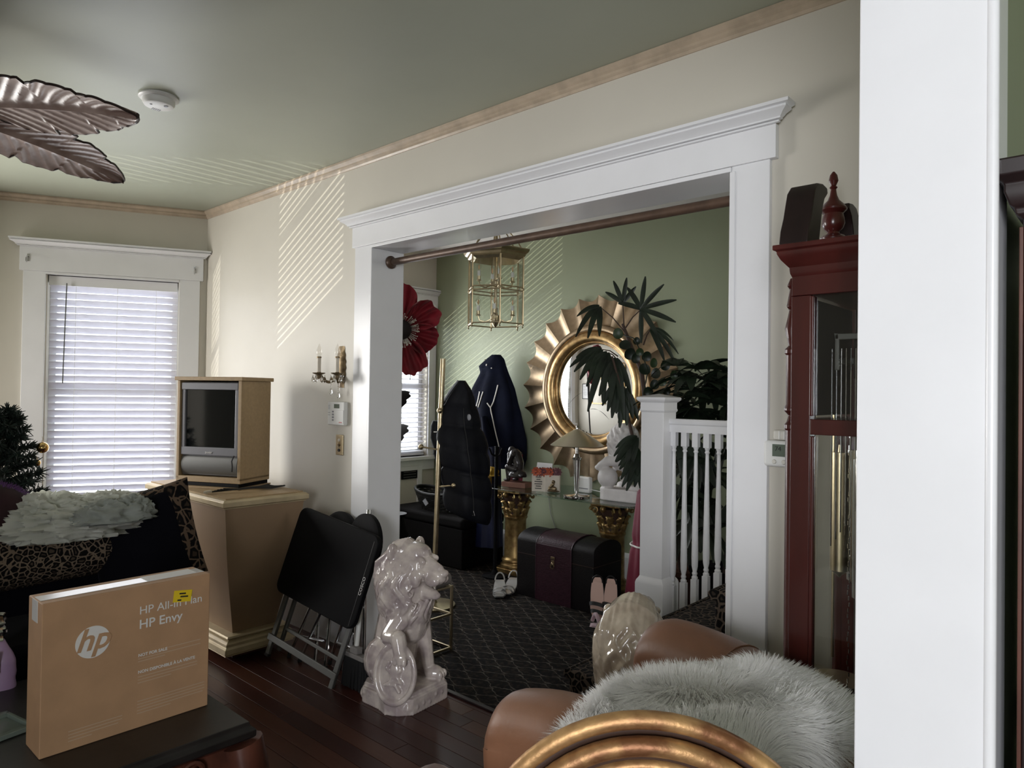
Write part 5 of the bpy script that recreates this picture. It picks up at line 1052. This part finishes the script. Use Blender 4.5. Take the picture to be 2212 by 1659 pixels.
# ---------------------------------------------------------------- console: glass top on two Corinthian pedestals
GT = .70
def corinthian(label, x, y):
    r = thing('gold_pedestal', label, 'pedestal', (x, y, .006), 0, 'gold column pedestals of the console')
    g = G(); g.bb(-.125, .125, -.125, .125, 0, .04); g.build('foot_block', 'pedestal_gold', r, bev=.004)
    g = G(); g.lathe([(.118, .04), (.122, .052), (.118, .066), (.106, .074), (.103, .085), (.110, .095), (.108, .108), (.094, .118), (.090, .13), (.086, .42), (.090, .43), (.096, .438), (.096, .45), (.088, .456)], 36); g.build('shaft', 'pedestal_gold', r)
    g = G(); g.lathe([(.082, .45), (.085, .50), (.095, .56), (.115, .61), (.12, .625)], 24); g.build('bell', 'gilt_dark', r)
    for row, (n, z0, h, r0, r1) in enumerate(((8, .452, .09, .088, .118), (8, .50, .10, .094, .135))):
        for k in range(n):
            a = 2*pi*(k+.5*row)/n; g = G()
            def lf(u, v): s = v*2-1; rr = r0+(r1-r0)*u**2+.008*sin(pi*u); z = z0+h*(u if u < .82 else .82-(u-.82)*.9); w = .036*(1-.35*u)*(1+.22*math.sin(u*16)); aa = a+s*w/rr; return Vector(((rr-.010*s*s)*cos(aa), (rr-.010*s*s)*sin(aa), z))
            g.grid(lf, 16, 7); g.add([q*1.0-Vector((.006*cos(a), .006*sin(a), 0)) for q in g.v[:]], [tuple(reversed(f)) for f in g.f[:]]); g.tube([lf(t, .5) for t in (0, .25, .5, .75, .9)], .005, 5); g.build('acanthus_leaf', 'pedestal_gold', r, ang=70)
    for k in range(4):
        a = R(45+90*k); g = G()
        for sgn in (-1, 1):
            tn = Vector((-sin(a), cos(a), 0))*sgn; c = Vector((.135*cos(a), .135*sin(a), .612))+tn*.018
            g.tube([c+Vector((cos(a), sin(a), 0))*(.030-.0017*i)*cos(i*.55)+tn*.001*i+Vector((0, 0, (.030-.0017*i)*sin(i*.55))) for i in range(16)], [.009-.0003*i for i in range(16)], 6)
        g.build('corner_volute', 'pedestal_gold', r)
        a2 = R(90*k); g = G(); g.ell((.125*cos(a2), .125*sin(a2), .628), (.022, .022, .024), 12, 8); g.build('rosette', 'pedestal_gold', r)
    g = G(); q = .155; poly = []
    for k in range(4):
        a = R(45+90*k); b = R(90+90*k)
        poly += [(q*1.06*cos(a-.1), q*1.06*sin(a-.1)), (q*1.06*cos(a+.1), q*1.06*sin(a+.1)), (.115*cos(b), .115*sin(b))]
    g.prism(poly, .645, .668); g.prism([(x*1.05, y*1.05) for x, y in poly], .668, GT-.008-.006); g.build('abacus', 'pedestal_gold', r, smooth=False, bev=.003)
corinthian('gold Corinthian column under the left end of the glass top', -3.795, 4.262); corinthian('gold Corinthian column under the right end of the glass top', -2.86, 4.262)
g = G(); poly = []; xa, xb, ya, yb = -3.87, -2.50, 3.965, 4.53
for cx, cy, a0 in ((xb-.05, yb-.05, 0), (xa+.05, yb-.05, 90), (xa+.1, ya+.1, 180), (xb-.1, ya+.1, 270)):
    rr = .05 if a0 < 180 else .1
    for k in range(7): a = R(a0+15*k); poly.append((cx+rr*cos(a), cy+rr*sin(a)))
g.prism(poly, GT-.006, GT+.006); o = g.build('glass_tabletop', 'table_glass', bev=.002); tag(o, 'clear green-edged glass console top resting on the gold columns', 'tabletop')
TOP = GT+.0062
# thinker statue
r = thing('bronze_figure', 'dark bronze seated thinking figure on a wooden plinth at the left table end', 'figurine', (-3.70, 4.17, TOP), R(10))
g = G(); g.box((0, 0, .02), (.22, .13, .04)); g.build('plinth', 'plinth', r, bev=.003)
g = G(); z = .04; crumple(g, (.0, 0, z+.05), (.065, .05, .055), 5, .18, 2, z-.05-.0, 24, 16); g.caps((0, 0, z+.07), (.005, 0, z+.15), .045, .046); g.caps((.005, 0, z+.15), (-.025, 0, z+.215), .046, .048); g.ell((-.055, -.005, z+.245), (.030, .026, .034)); g.ell((-.075, -.005, z+.235), (.014, .014, .016))
for s in (-1, 1):
    g.caps((.0, s*.03, z+.10), (-.075, s*.028, z+.115), .032, .025); g.caps((-.075, s*.028, z+.115), (-.045+.02*s, s*.03, z+.025), .024, .017); g.ell((-.06+.02*s, s*.03, z+.012), (.032, .014, .012)); g.caps((-.015, s*.055, z+.215), (-.055, s*.045, z+.145), .020, .017)
g.caps((-.055, -.045, z+.145), (-.075, -.012, z+.205), .016, .013); g.caps((-.055, .045, z+.145), (-.085, .0, z+.135), .016, .013); g.ell((-.078, -.008, z+.212), .016); remesh(g, 'seated_figure', 'bronze', r, .004, 1)
p = at(1148, 1052, Z=TOP)
r = thing('white_card', 'white card leaning against the wall behind the glass ball', 'card', (-3.66, 4.43, TOP)); r.rotation_euler = (R(-12), 0, R(6)); g = G(); g.box((0, 0, .088), (.15, .004, .175)); g.build('card_sheet', 'paper', r, smooth=False)
r = thing('glass_ball', 'clear glass ball standing before the white card on the table', 'glass ball', (-3.535, 4.28, TOP)); g = G(); g.ell((0, 0, .052), (.045, .045, .052), 24, 16); g.build('ball', 'crystal', r); g = G(); g.lathe([(.028, 0), (.03, .004), (.02, .012)], 20); g.build('stand', 'nickel', r)
r = thing('book_figurine', 'open book figurine with silk flowers and lettering on the glass table', 'figurine', (-3.375, 4.13, TOP), R(24))
for s in (-1, 1):
    g = G(); g.grid(lambda u, v: Vector((s*.108*u, -.02+.016*math.sin(pi*u*.9), .125*v)), 10, 3); vs = list(g.v); n = len(vs); g.add([(q.x, q.y+.03, q.z) for q in vs], [tuple(reversed(f)) for f in g.f]); g.bb(s*.002, s*.108, -.008, .016, 0, .124); g.build('page_block', 'ivory', r, ang=50)
for k, wd in enumerate((.04, .03, .06, .06, .04, .05)):
    g = G(); g.box((-.055, -.0205+.0008*0-.0, .108-.017*k), (wd, .003, .0055)); g.build('lettering', 'ink', r, smooth=False)
g = G(); g.M = Matrix.Translation((.055, -.013, 0)); g.ell((0, -.008, .025), (.035, .014, .022)); g.caps((-.01, -.01, .04), (.008, -.012, .062), .012, .010); g.ell((.008, -.012, .078), .014); g.caps((-.025, -.01, .035), (-.005, -.014, .06), .006); g.ell((.01, -.016, .01), (.05, .018, .008)); g.build('relief_figure', 'old_brass', r)
for k in range(14):
    a = k*2.4; q = Vector((.085*cos(a)*(k/14)**.5*1.1, .01+.02*sin(a*1.7), .145+.035*abs(sin(a*1.3))*(1-(k/14)*.5))); g = G(); m = ('flower_orange', 'flower_plum', 'flower_rose')[k % 3]
    for j in range(9):
        b = 2*pi*j/9; d = Vector((cos(b), -.5+.2*sin(k), sin(b))); g.grid(lambda u, v: q+d*.036*u+Vector((-sin(b), 0, cos(b)))*((v*2-1)*.011*sin(pi*(.15+.8*u))), 4, 3)
    g.ell(q+Vector((0, -.012, 0)), .009, 8, 6); g.build('silk_flower', m, r, ang=80)
# lamp
r = thing('table_lamp', 'brushed metal table lamp with a wide conical shade on the glass table', 'lamp', (-3.02, 4.04, TOP))
g = G(); g.lathe([(.001, 0), (.092, 0), (.094, .004), (.094, .018), (.088, .022), (.02, .024), (.012, .03)], 40); g.build('base', 'nickel', r)
g = G(); g.lathe([(.010, .028), (.016, .06), (.027, .25), (.028, .27), (.034, .275), (.036, .285), (.026, .29), (.020, .31), (.012, .315), (.012, .37)], 24); g.build('column', 'nickel', r)
g = G(); g.lathe([(.190, .372), (.192, .376), (.11, .435), (.05, .472), (.012, .49), (.010, .486), (.05, .466), (.11, .428)], 48); g.build('shade', 'shade_metal', r, ang=60); g = G(); g.lathe([(.008, .36), (.008, .50), (.012, .503), (.010, .512), (.004, .52), (.001, .522)], 14); g.build('finial', 'nickel', r)
r = thing('white_device', 'small white plastic device with cord behind the lamp', 'device', (-3.14, 4.30, TOP)); g = G(); g.box((0, 0, .06), (.115, .05, .12)); g.build('housing', 'white_plastic', r, bev=.012, bseg=3); g = G(); g.box((0, -.026, .035), (.10, .003, .006)); g.build('seam', 'silver_grey', r, smooth=False)
g = G(); g.tube([(.05, 0, .03), (.13, -.01, .025), (.25, .02, .01), (.30, .10, .004)], .003, 6); g.build('cord', 'white_plastic', r)
r = thing('loose_cable', 'thin white cord hanging down the green wall under the console', 'cord', (-3.60, YB-.008, 0)); g = G(); g.tube([(-.12, 0, .72), (-.125, .0, .60), (-.10, .0, .45), (-.03, 0, .30), (-.02, 0, .18)], .003, 6); g.build('cord_run', 'stool_grey', r)
# marble lion with ball
r = thing('marble_lion', 'white marble lion with one paw on a ball on the glass table', 'statue', (-2.68, 4.22, TOP), R(180+4))
g = G(); g.prism([(.20, -.09), (.20, .09), (.16, .11), (-.26, .11), (-.26, -.11), (.16, -.11)], 0, .085)
# local +x is the facing direction
g.caps((-.18, 0, .26), (.06, 0, .30), .082, .095, 14); g.ell((-.18, .03, .23), (.075, .06, .09)); g.ell((.08, 0, .33), (.095, .10, .13)); g.ell((.07, 0, .43), (.095, .10, .10)); g.ell((.105, 0, .455), (.07, .062, .06)); g.caps((.13, 0, .445), (.172, 0, .43), .040, .030); g.caps((.13, 0, .40), (.165, 0, .395), .024, .018); g.ell((.185, 0, .438), (.014, .02, .012))
for s in (-1, 1): g.ell((.13, s*.03, .475), (.02, .016, .012)); g.ell((.07, s*.065, .49), (.016, .014, .022))
g.caps((.07, .065, .28), (.15, .075, .27), .045, .035); g.caps((.15, .075, .27), (.205, .075, .235), .034, .028); g.ell((.215, .075, .222), (.036, .030, .022)); g.ell((.155, .06, .155), .072, 24, 16)
g.caps((.06, -.06, .28), (.085, -.065, .11), .04, .028); g.ell((.105, -.065, .10), (.045, .032, .022)); g.caps((-.17, .05, .20), (-.10, .06, .12), .05, .035); g.ell((-.07, .06, .10), (.055, .035, .024)); g.caps((-.19, -.05, .20), (-.15, -.06, .11), .05, .03); g.ell((-.12, -.06, .10), (.05, .035, .022))
g.tube([(.05, .05, .17), (.0, .07, .12), (-.03, .07, .10)], [.02, .022, .02], 8)
rnd = random.Random(3)
for e0 in (80, 55, 30, 5, -18, -40):
    n = 16 if e0 > -30 else 12
    for k in range(n):
        lam = 360*(k+rnd.random()*.6)/n-180
        if abs(lam) < 45 and e0 > 0: continue
        pts = [Vector((.065, 0, .40))+Vector((.11*cos(R(e0-40*t))*cos(R(lam+14*sin(4*t+k))), .112*cos(R(e0-40*t))*sin(R(lam+14*sin(4*t+k))), .135*sin(R(e0-40*t)))) for t in (0, .25, .5, .75, 1)]; g.tube(pts, [.011, .015, .015, .012, .006], 6)
remesh(g, 'lion_figure', 'marble', r, .0062, 2)

# ---------------------------------------------------------------- trunk, shoes, wine bundle
r = thing('storage_chest', 'black domed chest with burgundy crocodile leather band under the console', 'chest', (-3.03, 3.965, .006))
hx2, d0, d1 = .335, -.165, .165
def dome(y): return .385+.075*math.sqrt(max(0, 1-((y-(d0+d1)/2)/((d1-d0)/2))**2))
def shell(nm, x0, x1, m, off=0, z0=.0):
    ys = [d0-off+(d1-d0+2*off)*(.5-.5*cos(pi*k/16)) for k in range(17)]; poly = [(d0-off, z0)]+[(y, dome(max(d0, min(d1, y)))+off) for y in ys]+[(d1+off, z0)]
    g = G(); g.M = Matrix(((0, 0, 1, 0), (1, 0, 0, 0), (0, 1, 0, 0), (0, 0, 0, 1))); g.prism(poly, x0, x1); return g.build(nm, m, r, ang=30, bev=.004)
shell('body', -hx2, hx2, 'trunk_black'); bd_ = shell('leather_band', -.155, .155, 'trunk_purple', .005)
g = G(); g.box((0, d0-.001, .30), (2*hx2+.004, .002, .003)); g.box((hx2+.001, 0, .30), (.002, .37, .003)); g.build('lid_seam', 'gilt_dark', r, smooth=False)
for x in (-.155, .155): g = G(); g.tube([(x, d0-.006, .01), (x, d0-.006, .385)]+[(x, y, dome(y)+.007) for y in (-.155, -.12, -.06, 0, .06, .12)], .0025, 5); g.build('edge_stitching', 'trunk_purple', r)
g = G(); g.box((0, d0-.009, .312), (.035, .008, .018)); g.box((0, d0-.009, .275), (.028, .008, .045)); g.ell((0, d0-.014, .27), (.012, .008, .016)); g.build('hasp', 'old_brass', r, bev=.003)
g = G(); g.tube([(.016*cos(a), d0-.016, .255+.016*sin(a)) for a in [2*pi*k/14 for k in range(14)]], .003, 6, closed=True); g.build('ring', 'old_brass', r)
def sandal(label, loc, rz, m, heel, ins='insole', lay=None, grp=None, strap=True):
    r = thing('sandal', label, 'sandal', loc, rz, grp)
    if lay: r.rotation_euler = (R(lay[0]), R(lay[1]), rz)
    L = .25
    def wd(t): return .030+.014*sin(pi*min(1, t*1.05))+.008*(t > .55)*sin(pi*(t-.55)/.45)
    def zz(t): return .012+heel*(1-min(1, max(0, (t-.12)/.55)))**1.3
    g = G()
    for k, m2, z0, th in ((0, m, 0, .006), (1, ins, .0065, .002)):
        g = G(); g.grid(lambda u, v: Vector((L*(u-.5), (v*2-1)*wd(u)*(.96 if k else 1), zz(u)+z0)), 20, 5); vs = list(g.v); g.add([(q.x, q.y, q.z+th) for q in vs], [tuple(reversed(f)) for f in g.f])
        g.f += []; g.build('insole' if k else 'sole', m2, r, ang=60)
    g = G(); g.prism([(-L/2+.002, -.026), (-L/2+.085, -.028), (-L/2+.085, .028), (-L/2+.002, .026)], 0, .010); g.grid(lambda u, v: Vector((-L/2+.10*u, (v*2-1)*.028, 0))+Vector((0, 0, 0)), 2, 2)
    poly = [(-L/2, 0), (-L/2+.15, 0), (-L/2+.12, zz(.48)), (-L/2+.06, zz(.24)), (-L/2+.004, zz(.02))]; h = G(); h.M = Matrix(((1, 0, 0, 0), (0, 0, -1, 0), (0, 1, 0, 0), (0, 0, 0, 1))); h.prism(poly, -.027, .027); h.build('wedge_heel', m, r, smooth=False, bev=.004)
    for t, hh in ((.86, .030), (.68, .040)):
        g = G(); g.grid(lambda u, v: Vector((L*(t-.5)+.024*(v-.5)+.012*cos(pi*u), cos(pi*u)*(wd(t)+.002), zz(t)+hh*sin(pi*u)+.006)), 14, 3); vs = list(g.v); g.add([(q.x, q.y*1.03, q.z+.002) for q in vs], [tuple(reversed(f)) for f in g.f]); g.build('strap', m, r, ang=70)
    if strap:
        g = G(); g.tube([Vector((-L/2+.035-.030*sin(pi*u), cos(pi*u)*.034, zz(.1)+.012+.050*sin(pi*u))) for u in [k/14 for k in range(15)]], [.0055]*15, 6, sq=.5); g.build('heel_strap', m, r)
    return r
g1 = 'silver wedge sandals'; sandal('silver wedge sandal in front, nearest the camera beside the trunk', (-3.44, 3.70, .007), R(-48), 'silver_leather', .05, 'silver_leather', grp=g1); sandal('silver wedge sandal behind the other, touching the trunk corner', (-3.43, 3.80, .007), R(-62), 'silver_leather', .05, 'silver_leather', grp=g1)
g2 = 'black and pink sandals'; sandal('black strapped pink sandal standing upright beside the trunk end', (-2.63, 3.75, .125), R(-50), 'black', .045, lay=(0, 58), grp=g2); sandal('black strapped pink sandal leaning lower beside the trunk end', (-2.555, 3.80, .118), R(-66), 'black', .045, lay=(0, 52), grp=g2)
r = thing('mauve_slipper', 'mauve slipper on the carpet behind the rear-view lion head', 'slipper', (-2.47, 3.66, .006), R(30)); g = G()
g.grid(lambda u, v: Vector((.12*(u*2-1), (v*2-1)*(.038+.008*sin(pi*u)), .006)), 14, 4); g.bb(-.11, .11, -.035, .035, 0, .012); g.build('sole', 'mauve', r, bev=.008); g = G(); g.tube([Vector((-.11+.055*k/6, .0, .02)) + Vector((0, cos(pi*k/6)*.040, .055*sin(pi*k/6))) for k in range(7)], .012, 8); g.build('heel_band', 'mauve', r); g = G(); g.grid(lambda u, v: Vector((.0+.12*v, cos(pi*u)*(.045-.01*v), .012+.06*sin(pi*u)*(1-.6*v))), 14, 8); g.build('upper', 'mauve', r)
r = thing('wine_bundle', 'tall wine red cloth bundle tied with white cord beside the newel post', 'fabric bundle', (-2.42, 3.93, .006))
def wb(u, v): a = 2*pi*u; rr = (.105-.055*v)*(1+.10*sin(a*5+v*3)*(1-.3*v)+.05*nz((cos(a)*2, sin(a)*2, v*4)))*(1-.16*math.exp(-((v-.6)/.04)**2)); return Vector((rr*cos(a)+.03*v, rr*sin(a), .82*v))
g = G(); g.grid(wb, 50, 50, cu=True); g.ell((.03, 0, .815), (.052, .05, .03), 20, 8); g.build('cloth', 'wine_cloth', r, ang=80); g = G(); g.tube([wb(k/40, .6+.02*sin(2*pi*k/40))*1.0+Vector((0.012*cos(2*pi*k/40), .012*sin(2*pi*k/40), 0)) for k in range(40)], .006, 8, closed=True); g.build('white_cord', 'piping_white', r)

# ---------------------------------------------------------------- staircase: newel, balustrade, carpeted steps
NX, NY = -2.03, 3.47
st_ = struct('staircase')
for k in range(4):
    x0 = -2.02+.24*k; g = G(); g.bb(x0+.02, 1.0, 2.62, 3.60 if k else 3.42, .006 if k == 0 else .17*k, .17*(k+1)); g.build('step', 'leopard_stair', st_, bev=.025, bseg=4)
    g = G(); g.cyl((x0+.02, 2.62, .17*(k+1)-.022), (x0+.02, 3.60 if k else 3.42, .17*(k+1)-.022), .022, n=14); g.build('nosing', 'leopard_stair', st_)
nw = thing('newel_post', 'white square newel post with moulded cap at the foot of the stairs', 'newel post', (NX, NY, .006))
def NW(nm, s0, prof, bev=.003):
    g = G(); vs = []; n = len(prof)
    for hwid, z in prof: vs += [(-hwid, -hwid, z), (hwid, -hwid, z), (hwid, hwid, z), (-hwid, hwid, z)]
    g.add(vs, [(4*k+j, 4*k+(j+1) % 4, 4*k+4+(j+1) % 4, 4*k+4+j) for k in range(n-1) for j in range(4)]+[(3, 2, 1, 0), (4*n-4, 4*n-3, 4*n-2, 4*n-1)]); g.build(nm, 'white_trim', nw, bev=bev, ang=30)
NW('plinth', 0, [(.088, 0), (.088, .40), (.084, .415), (.074, .43), (.070, .44)]); NW('shaft', 0, [(.070, .43), (.070, 1.36)]); NW('cap', 0, [(.070, 1.345), (.074, 1.350), (.078, 1.358), (.074, 1.366), (.074, 1.40), (.084, 1.408), (.090, 1.415), (.092, 1.424), (.088, 1.430), (.06, 1.437), (.0005, 1.449)])
r = thing('stair_balustrade', 'white turned baluster railing running right from the newel post', 'railing', (NX+.07, NY+.03, 0))
RL2 = .95
g = G(); pf = [(-.032, 1.245), (-.032, 1.285), (-.038, 1.292), (-.040, 1.305), (-.03, 1.318), (.03, 1.318), (.040, 1.305), (.038, 1.292), (.032, 1.285), (.032, 1.245)]
g.M = Matrix(((0, 0, 1, 0), (1, 0, 0, 0), (0, 1, 0, 0), (0, 0, 0, 1))); g.prism(pf, 0, RL2); g.build('handrail', 'white_trim', r, ang=30)
for k in range(14):
    x = .012+.066*k; zb = .345+.17*max(0, int((x-.22+.10)/.24)) if x > .2 else .345; zb = .34+.17*int(max(0, (NX+.07+x+1.52)/.24)) if NX+.07+x > -1.52 else .34; zb = .171 if False else zb
    zb = .17*(1+int((NX+.07+x-(-2.0))/.24))+.001; zb = min(zb, .681); lw = .22+ (x*.45-(zb-.171)); z1 = zb+lw
    g = G(); g.bb(x-.017, x+.017, -.017, .017, zb, z1); g.build('baluster_base', 'white_trim', r, smooth=False, bev=.002)
    H = 1.17-z1; g = G(); g.lathe([(.016, z1), (.017, z1+.012), (.011, z1+.02), (.015, z1+.032), (.011, z1+.042), (.017, z1+.07), (.0185, z1+.12*1), (.015, z1+H*.5), (.0095, z1+H-.05), (.009, z1+H-.035), (.014, z1+H-.028), (.010, z1+H-.018), (.016, z1+H)], 14, (x, 0, 0)); g.build('baluster', 'white_trim', r)
    g = G(); g.bb(x-.017, x+.017, -.017, .017, 1.168, 1.246); g.build('baluster_top', 'white_trim', r, smooth=False, bev=.002)

# ---------------------------------------------------------------- plants behind the newel
def frond(pos, d, n, ln, wd, droop, spread, m='leaf', par=None, org=Vector((0, 0, 0)), upv=Vector((0, 0, 1))):
    d = Vector(d).normalized(); s = d.cross(upv); s = s.normalized() if s.length > .01 else Vector((1, 0, 0)); w = s.cross(d)
    g = G()
    for k in range(n):
        a = (k/(n-1)-.5)*spread if n > 1 else 0; dd = (d*cos(a)+s*sin(a)).normalized(); nn = w; ss = dd.cross(nn).normalized(); l = ln*(1-.25*abs(k/(n-1)-.5)*2)*random.uniform(.85, 1.1); dr = droop*random.uniform(.7, 1.3)
        def fn(u, v): q = v*2-1; return Vector(pos)+dd*(l*u)-Vector((0, 0, 1))*(dr*l*u*u)+ss*(q*wd*math.sin(pi*min(1, .1+.87*u))**.6)+nn*(.25*wd*(abs(q)))-org
        g.grid(fn, 9, 3)
    return g.build('frond', m, par, ang=80)
r = thing('fan_palm', 'tall fan palm with drooping dark leaves in front of the mirror', 'palm', (-2.28, 4.24, .006)); o0 = Vector(r.location)
g = G(); g.lathe([(.001, 0), (.11, 0), (.14, .26), (.15, .27), (.15, .30), (.13, .30), (.12, .26), (.001, .25)], 28); g.build('pot', 'terracotta', r)
def A(px, py, Y=4.0): return at(px, py, Y=Y)
stem = [Vector((-2.28, 4.24, .25)), Vector((-2.38, 4.1, .9)), A(1396, 880), A(1385, 800), A(1362, 745), A(1345, 700)]
g = G(); g.tube([q-o0 for q in stem], [.02, .018, .016, .015, .013, .010], 8); g.build('trunk', 'bark', r)
stem2 = [Vector((-2.27, 4.22, .25)), Vector((-2.33, 4.08, .8)), A(1370, 960, 3.95), A(1345, 850, 3.9), A(1322, 770, 3.9)]
g = G(); g.tube([q-o0 for q in stem2], [.016, .014, .012, .010, .007], 8); g.build('trunk', 'bark', r)
sd3 = Vector((.74, .67, 0)); uz = Vector((0, 0, 1))
def twig(a, b): g = G(); g.tube([a-o0, (a+b)/2-o0+uz*.015, b-o0], [.005, .004, .003], 5); g.build('petiole', 'bark', r)
def vdir(x, y, z=0): return sd3*x+uz*y-fw2*z
for (sx, sy), (ex, ey), n, ln, wd, dr, sp, (dx, dy, dz) in (
    ((1348, 705), (1345, 655), 4, .20, .015, .10, 1.5, (-.15, 1, .3)), ((1350, 710), (1385, 668), 8, .27, .017, .12, 4.2, (.75, .55, .35)), ((1352, 720), (1295, 662), 4, .22, .021, .55, 1.3, (-.55, -.45, .5)),
    ((1390, 745), (1405, 712), 4, .22, .017, .6, 1.2, (.8, -.3, .4)), ((1335, 770), (1300, 755), 5, .27, .023, .40, 1.0, (-.85, -.35, .5)), ((1335, 780), (1312, 762), 5, .27, .025, .6, 1.2, (-.45, -.7, .5)), ((1340, 800), (1330, 775), 4, .27, .025, .6, 1.1, (.0, -.9, .5)),
    ((1355, 850), (1336, 825), 5, .19, .024, .5, 1.2, (-.25, -.9, .4)), ((1360, 860), (1350, 840), 5, .19, .024, .5, 1.1, (.05, -.95, .4)), ((1375, 950), (1376, 945), 5, .19, .022, .45, 1.2, (-.75, -.45, .4)), ((1380, 990), (1382, 975), 6, .20, .023, .5, 1.3, (-.75, -.35, .5)), ((1380, 1030), (1384, 1000), 5, .16, .022, .5, 1.2, (-.6, -.6, .4))):
    b = A(ex, ey, 3.93); twig(A(sx, sy, 3.97), b); frond(b, vdir(dx, dy, dz), n, ln, wd, dr, sp, 'leaf', r, o0, (-fw2*.9+uz*.4))
r = thing('pothos_vine', 'trailing round-leaved vine climbing along the palm trunk', 'vine', A(1390, 900, 3.94)); v0 = Vector(r.location)
vp = [(1392, 900), (1390, 850), (1400, 800), (1385, 760), (1368, 730), (1340, 722)]
g = G(); g.tube([A(x, y, 3.94)-v0 for x, y in vp], .004, 5); g.build('vine_stem', 'leaf', r)
for k, (x, y) in enumerate(((1335, 722), (1350, 748), (1375, 738), (1382, 760), (1372, 775), (1396, 770), (1410, 785), (1392, 800), (1418, 808), (1430, 825), (1414, 832), (1440, 845), (1455, 810), (1402, 845), (1360, 765), (1420, 860), (1436, 790), (1445, 870))):
    c = A(x, y, 3.92+.02*(k % 3))-v0; n = (-fw2+Vector([random.uniform(-.6, .6) for _ in range(3)])).normalized(); s = n.cross(uz).normalized(); t = s.cross(n); rad = random.uniform(.026, .042)
    g = G(); g.grid(lambda u, v: c+s*(rad*v*cos(2*pi*u)*.92)+t*(rad*v*sin(2*pi*u)*(1+.12*sin(2*pi*u)))+n*(.010*v*v), 16, 4, cu=True); g.build('leaf', 'leaf_light' if k % 3 == 0 else 'leaf', r, ang=80)
r = thing('bushy_plant', 'dense dark strap-leaved plant behind the stair railing', 'plant', (-1.98, 4.12, .006)); o0 = Vector(r.location)
g = G(); g.lathe([(.001, 0), (.14, 0), (.17, .34), (.18, .35), (.18, .38), (.16, .38), (.15, .34), (.001, .33)], 28); g.build('pot', 'black_plastic', r)
for dx, dy in ((0, 0), (.06, .03), (.14, -.03), (.25, .0)): g = G(); g.tube([(dx*.4, dy, .33), (dx, dy*1.5, .8), (dx*1.4, dy*2, 1.28)], [.012, .010, .007], 6); g.build('cane', 'bark', r)
for k in range(34):
    px = 1462+ (k*37 % 118); py = 790+ (k*53 % 115); b = at(px, py, Y=3.86+.07*(k % 5)); frond(b, (random.uniform(-1, .8), random.uniform(-.9, .6), random.uniform(-.35, .75)), random.choice((4, 5, 6)), random.uniform(.18, .30), random.uniform(.022, .032), random.uniform(.3, .8), random.uniform(1.2, 2.6), 'leaf', r, o0)
for k in range(34):
    px = 1465+ (k*41 % 112); py = 930+ (k*47 % 230); b = at(px, py, Y=3.78+.02*(k % 18)); frond(b, (random.uniform(-.5, .5), random.uniform(-.3, .2), random.uniform(-.9, .4)), 4, .26, .028, .3, 1.6, 'leaf', r, o0)
# ---------------------------------------------------------------- pictures on the foyer side of the main wall (seen in the mirror)
def picture(label, x, z, w, h, fmat, pic, cat='picture', fwid=.022):
    r = thing('framed_picture', label, cat, (x, YF+.012, z))
    for b in ((-w/2, w/2, h/2-fwid, h/2), (-w/2, w/2, -h/2, -h/2+fwid), (-w/2, -w/2+fwid, -h/2+fwid, h/2-fwid), (w/2-fwid, w/2, -h/2+fwid, h/2-fwid)): g = G(); g.bb(b[0], b[1], -.011, .014, b[2], b[3]); g.build('frame', fmat, r, smooth=False, bev=.003)
    g = G(); g.bb(-w/2+fwid, w/2-fwid, -.008, .004, -h/2+fwid, h/2-fwid); pg_ = g.build('print', pic, r, smooth=False)
    return r
r = picture('black-framed certificate reflected in the round mirror', -4.93, 1.46, .20, .30, 'black', 'paper', 'certificate', .010)
for k in range(9): g = G(); g.box((0, .0055, .10-.022*k), (.13-.02*(k % 3), .001, .004)); g.build('text_line', 'silver_grey', r, smooth=False)
picture('gold-framed picture low beside the certificate in the mirror', -4.56, 1.47, .36, .50, 'gold_leaf', 'art'); picture('gold-framed picture high on the wall in the mirror', -4.10, 1.75, .40, .48, 'gold_leaf', 'art')
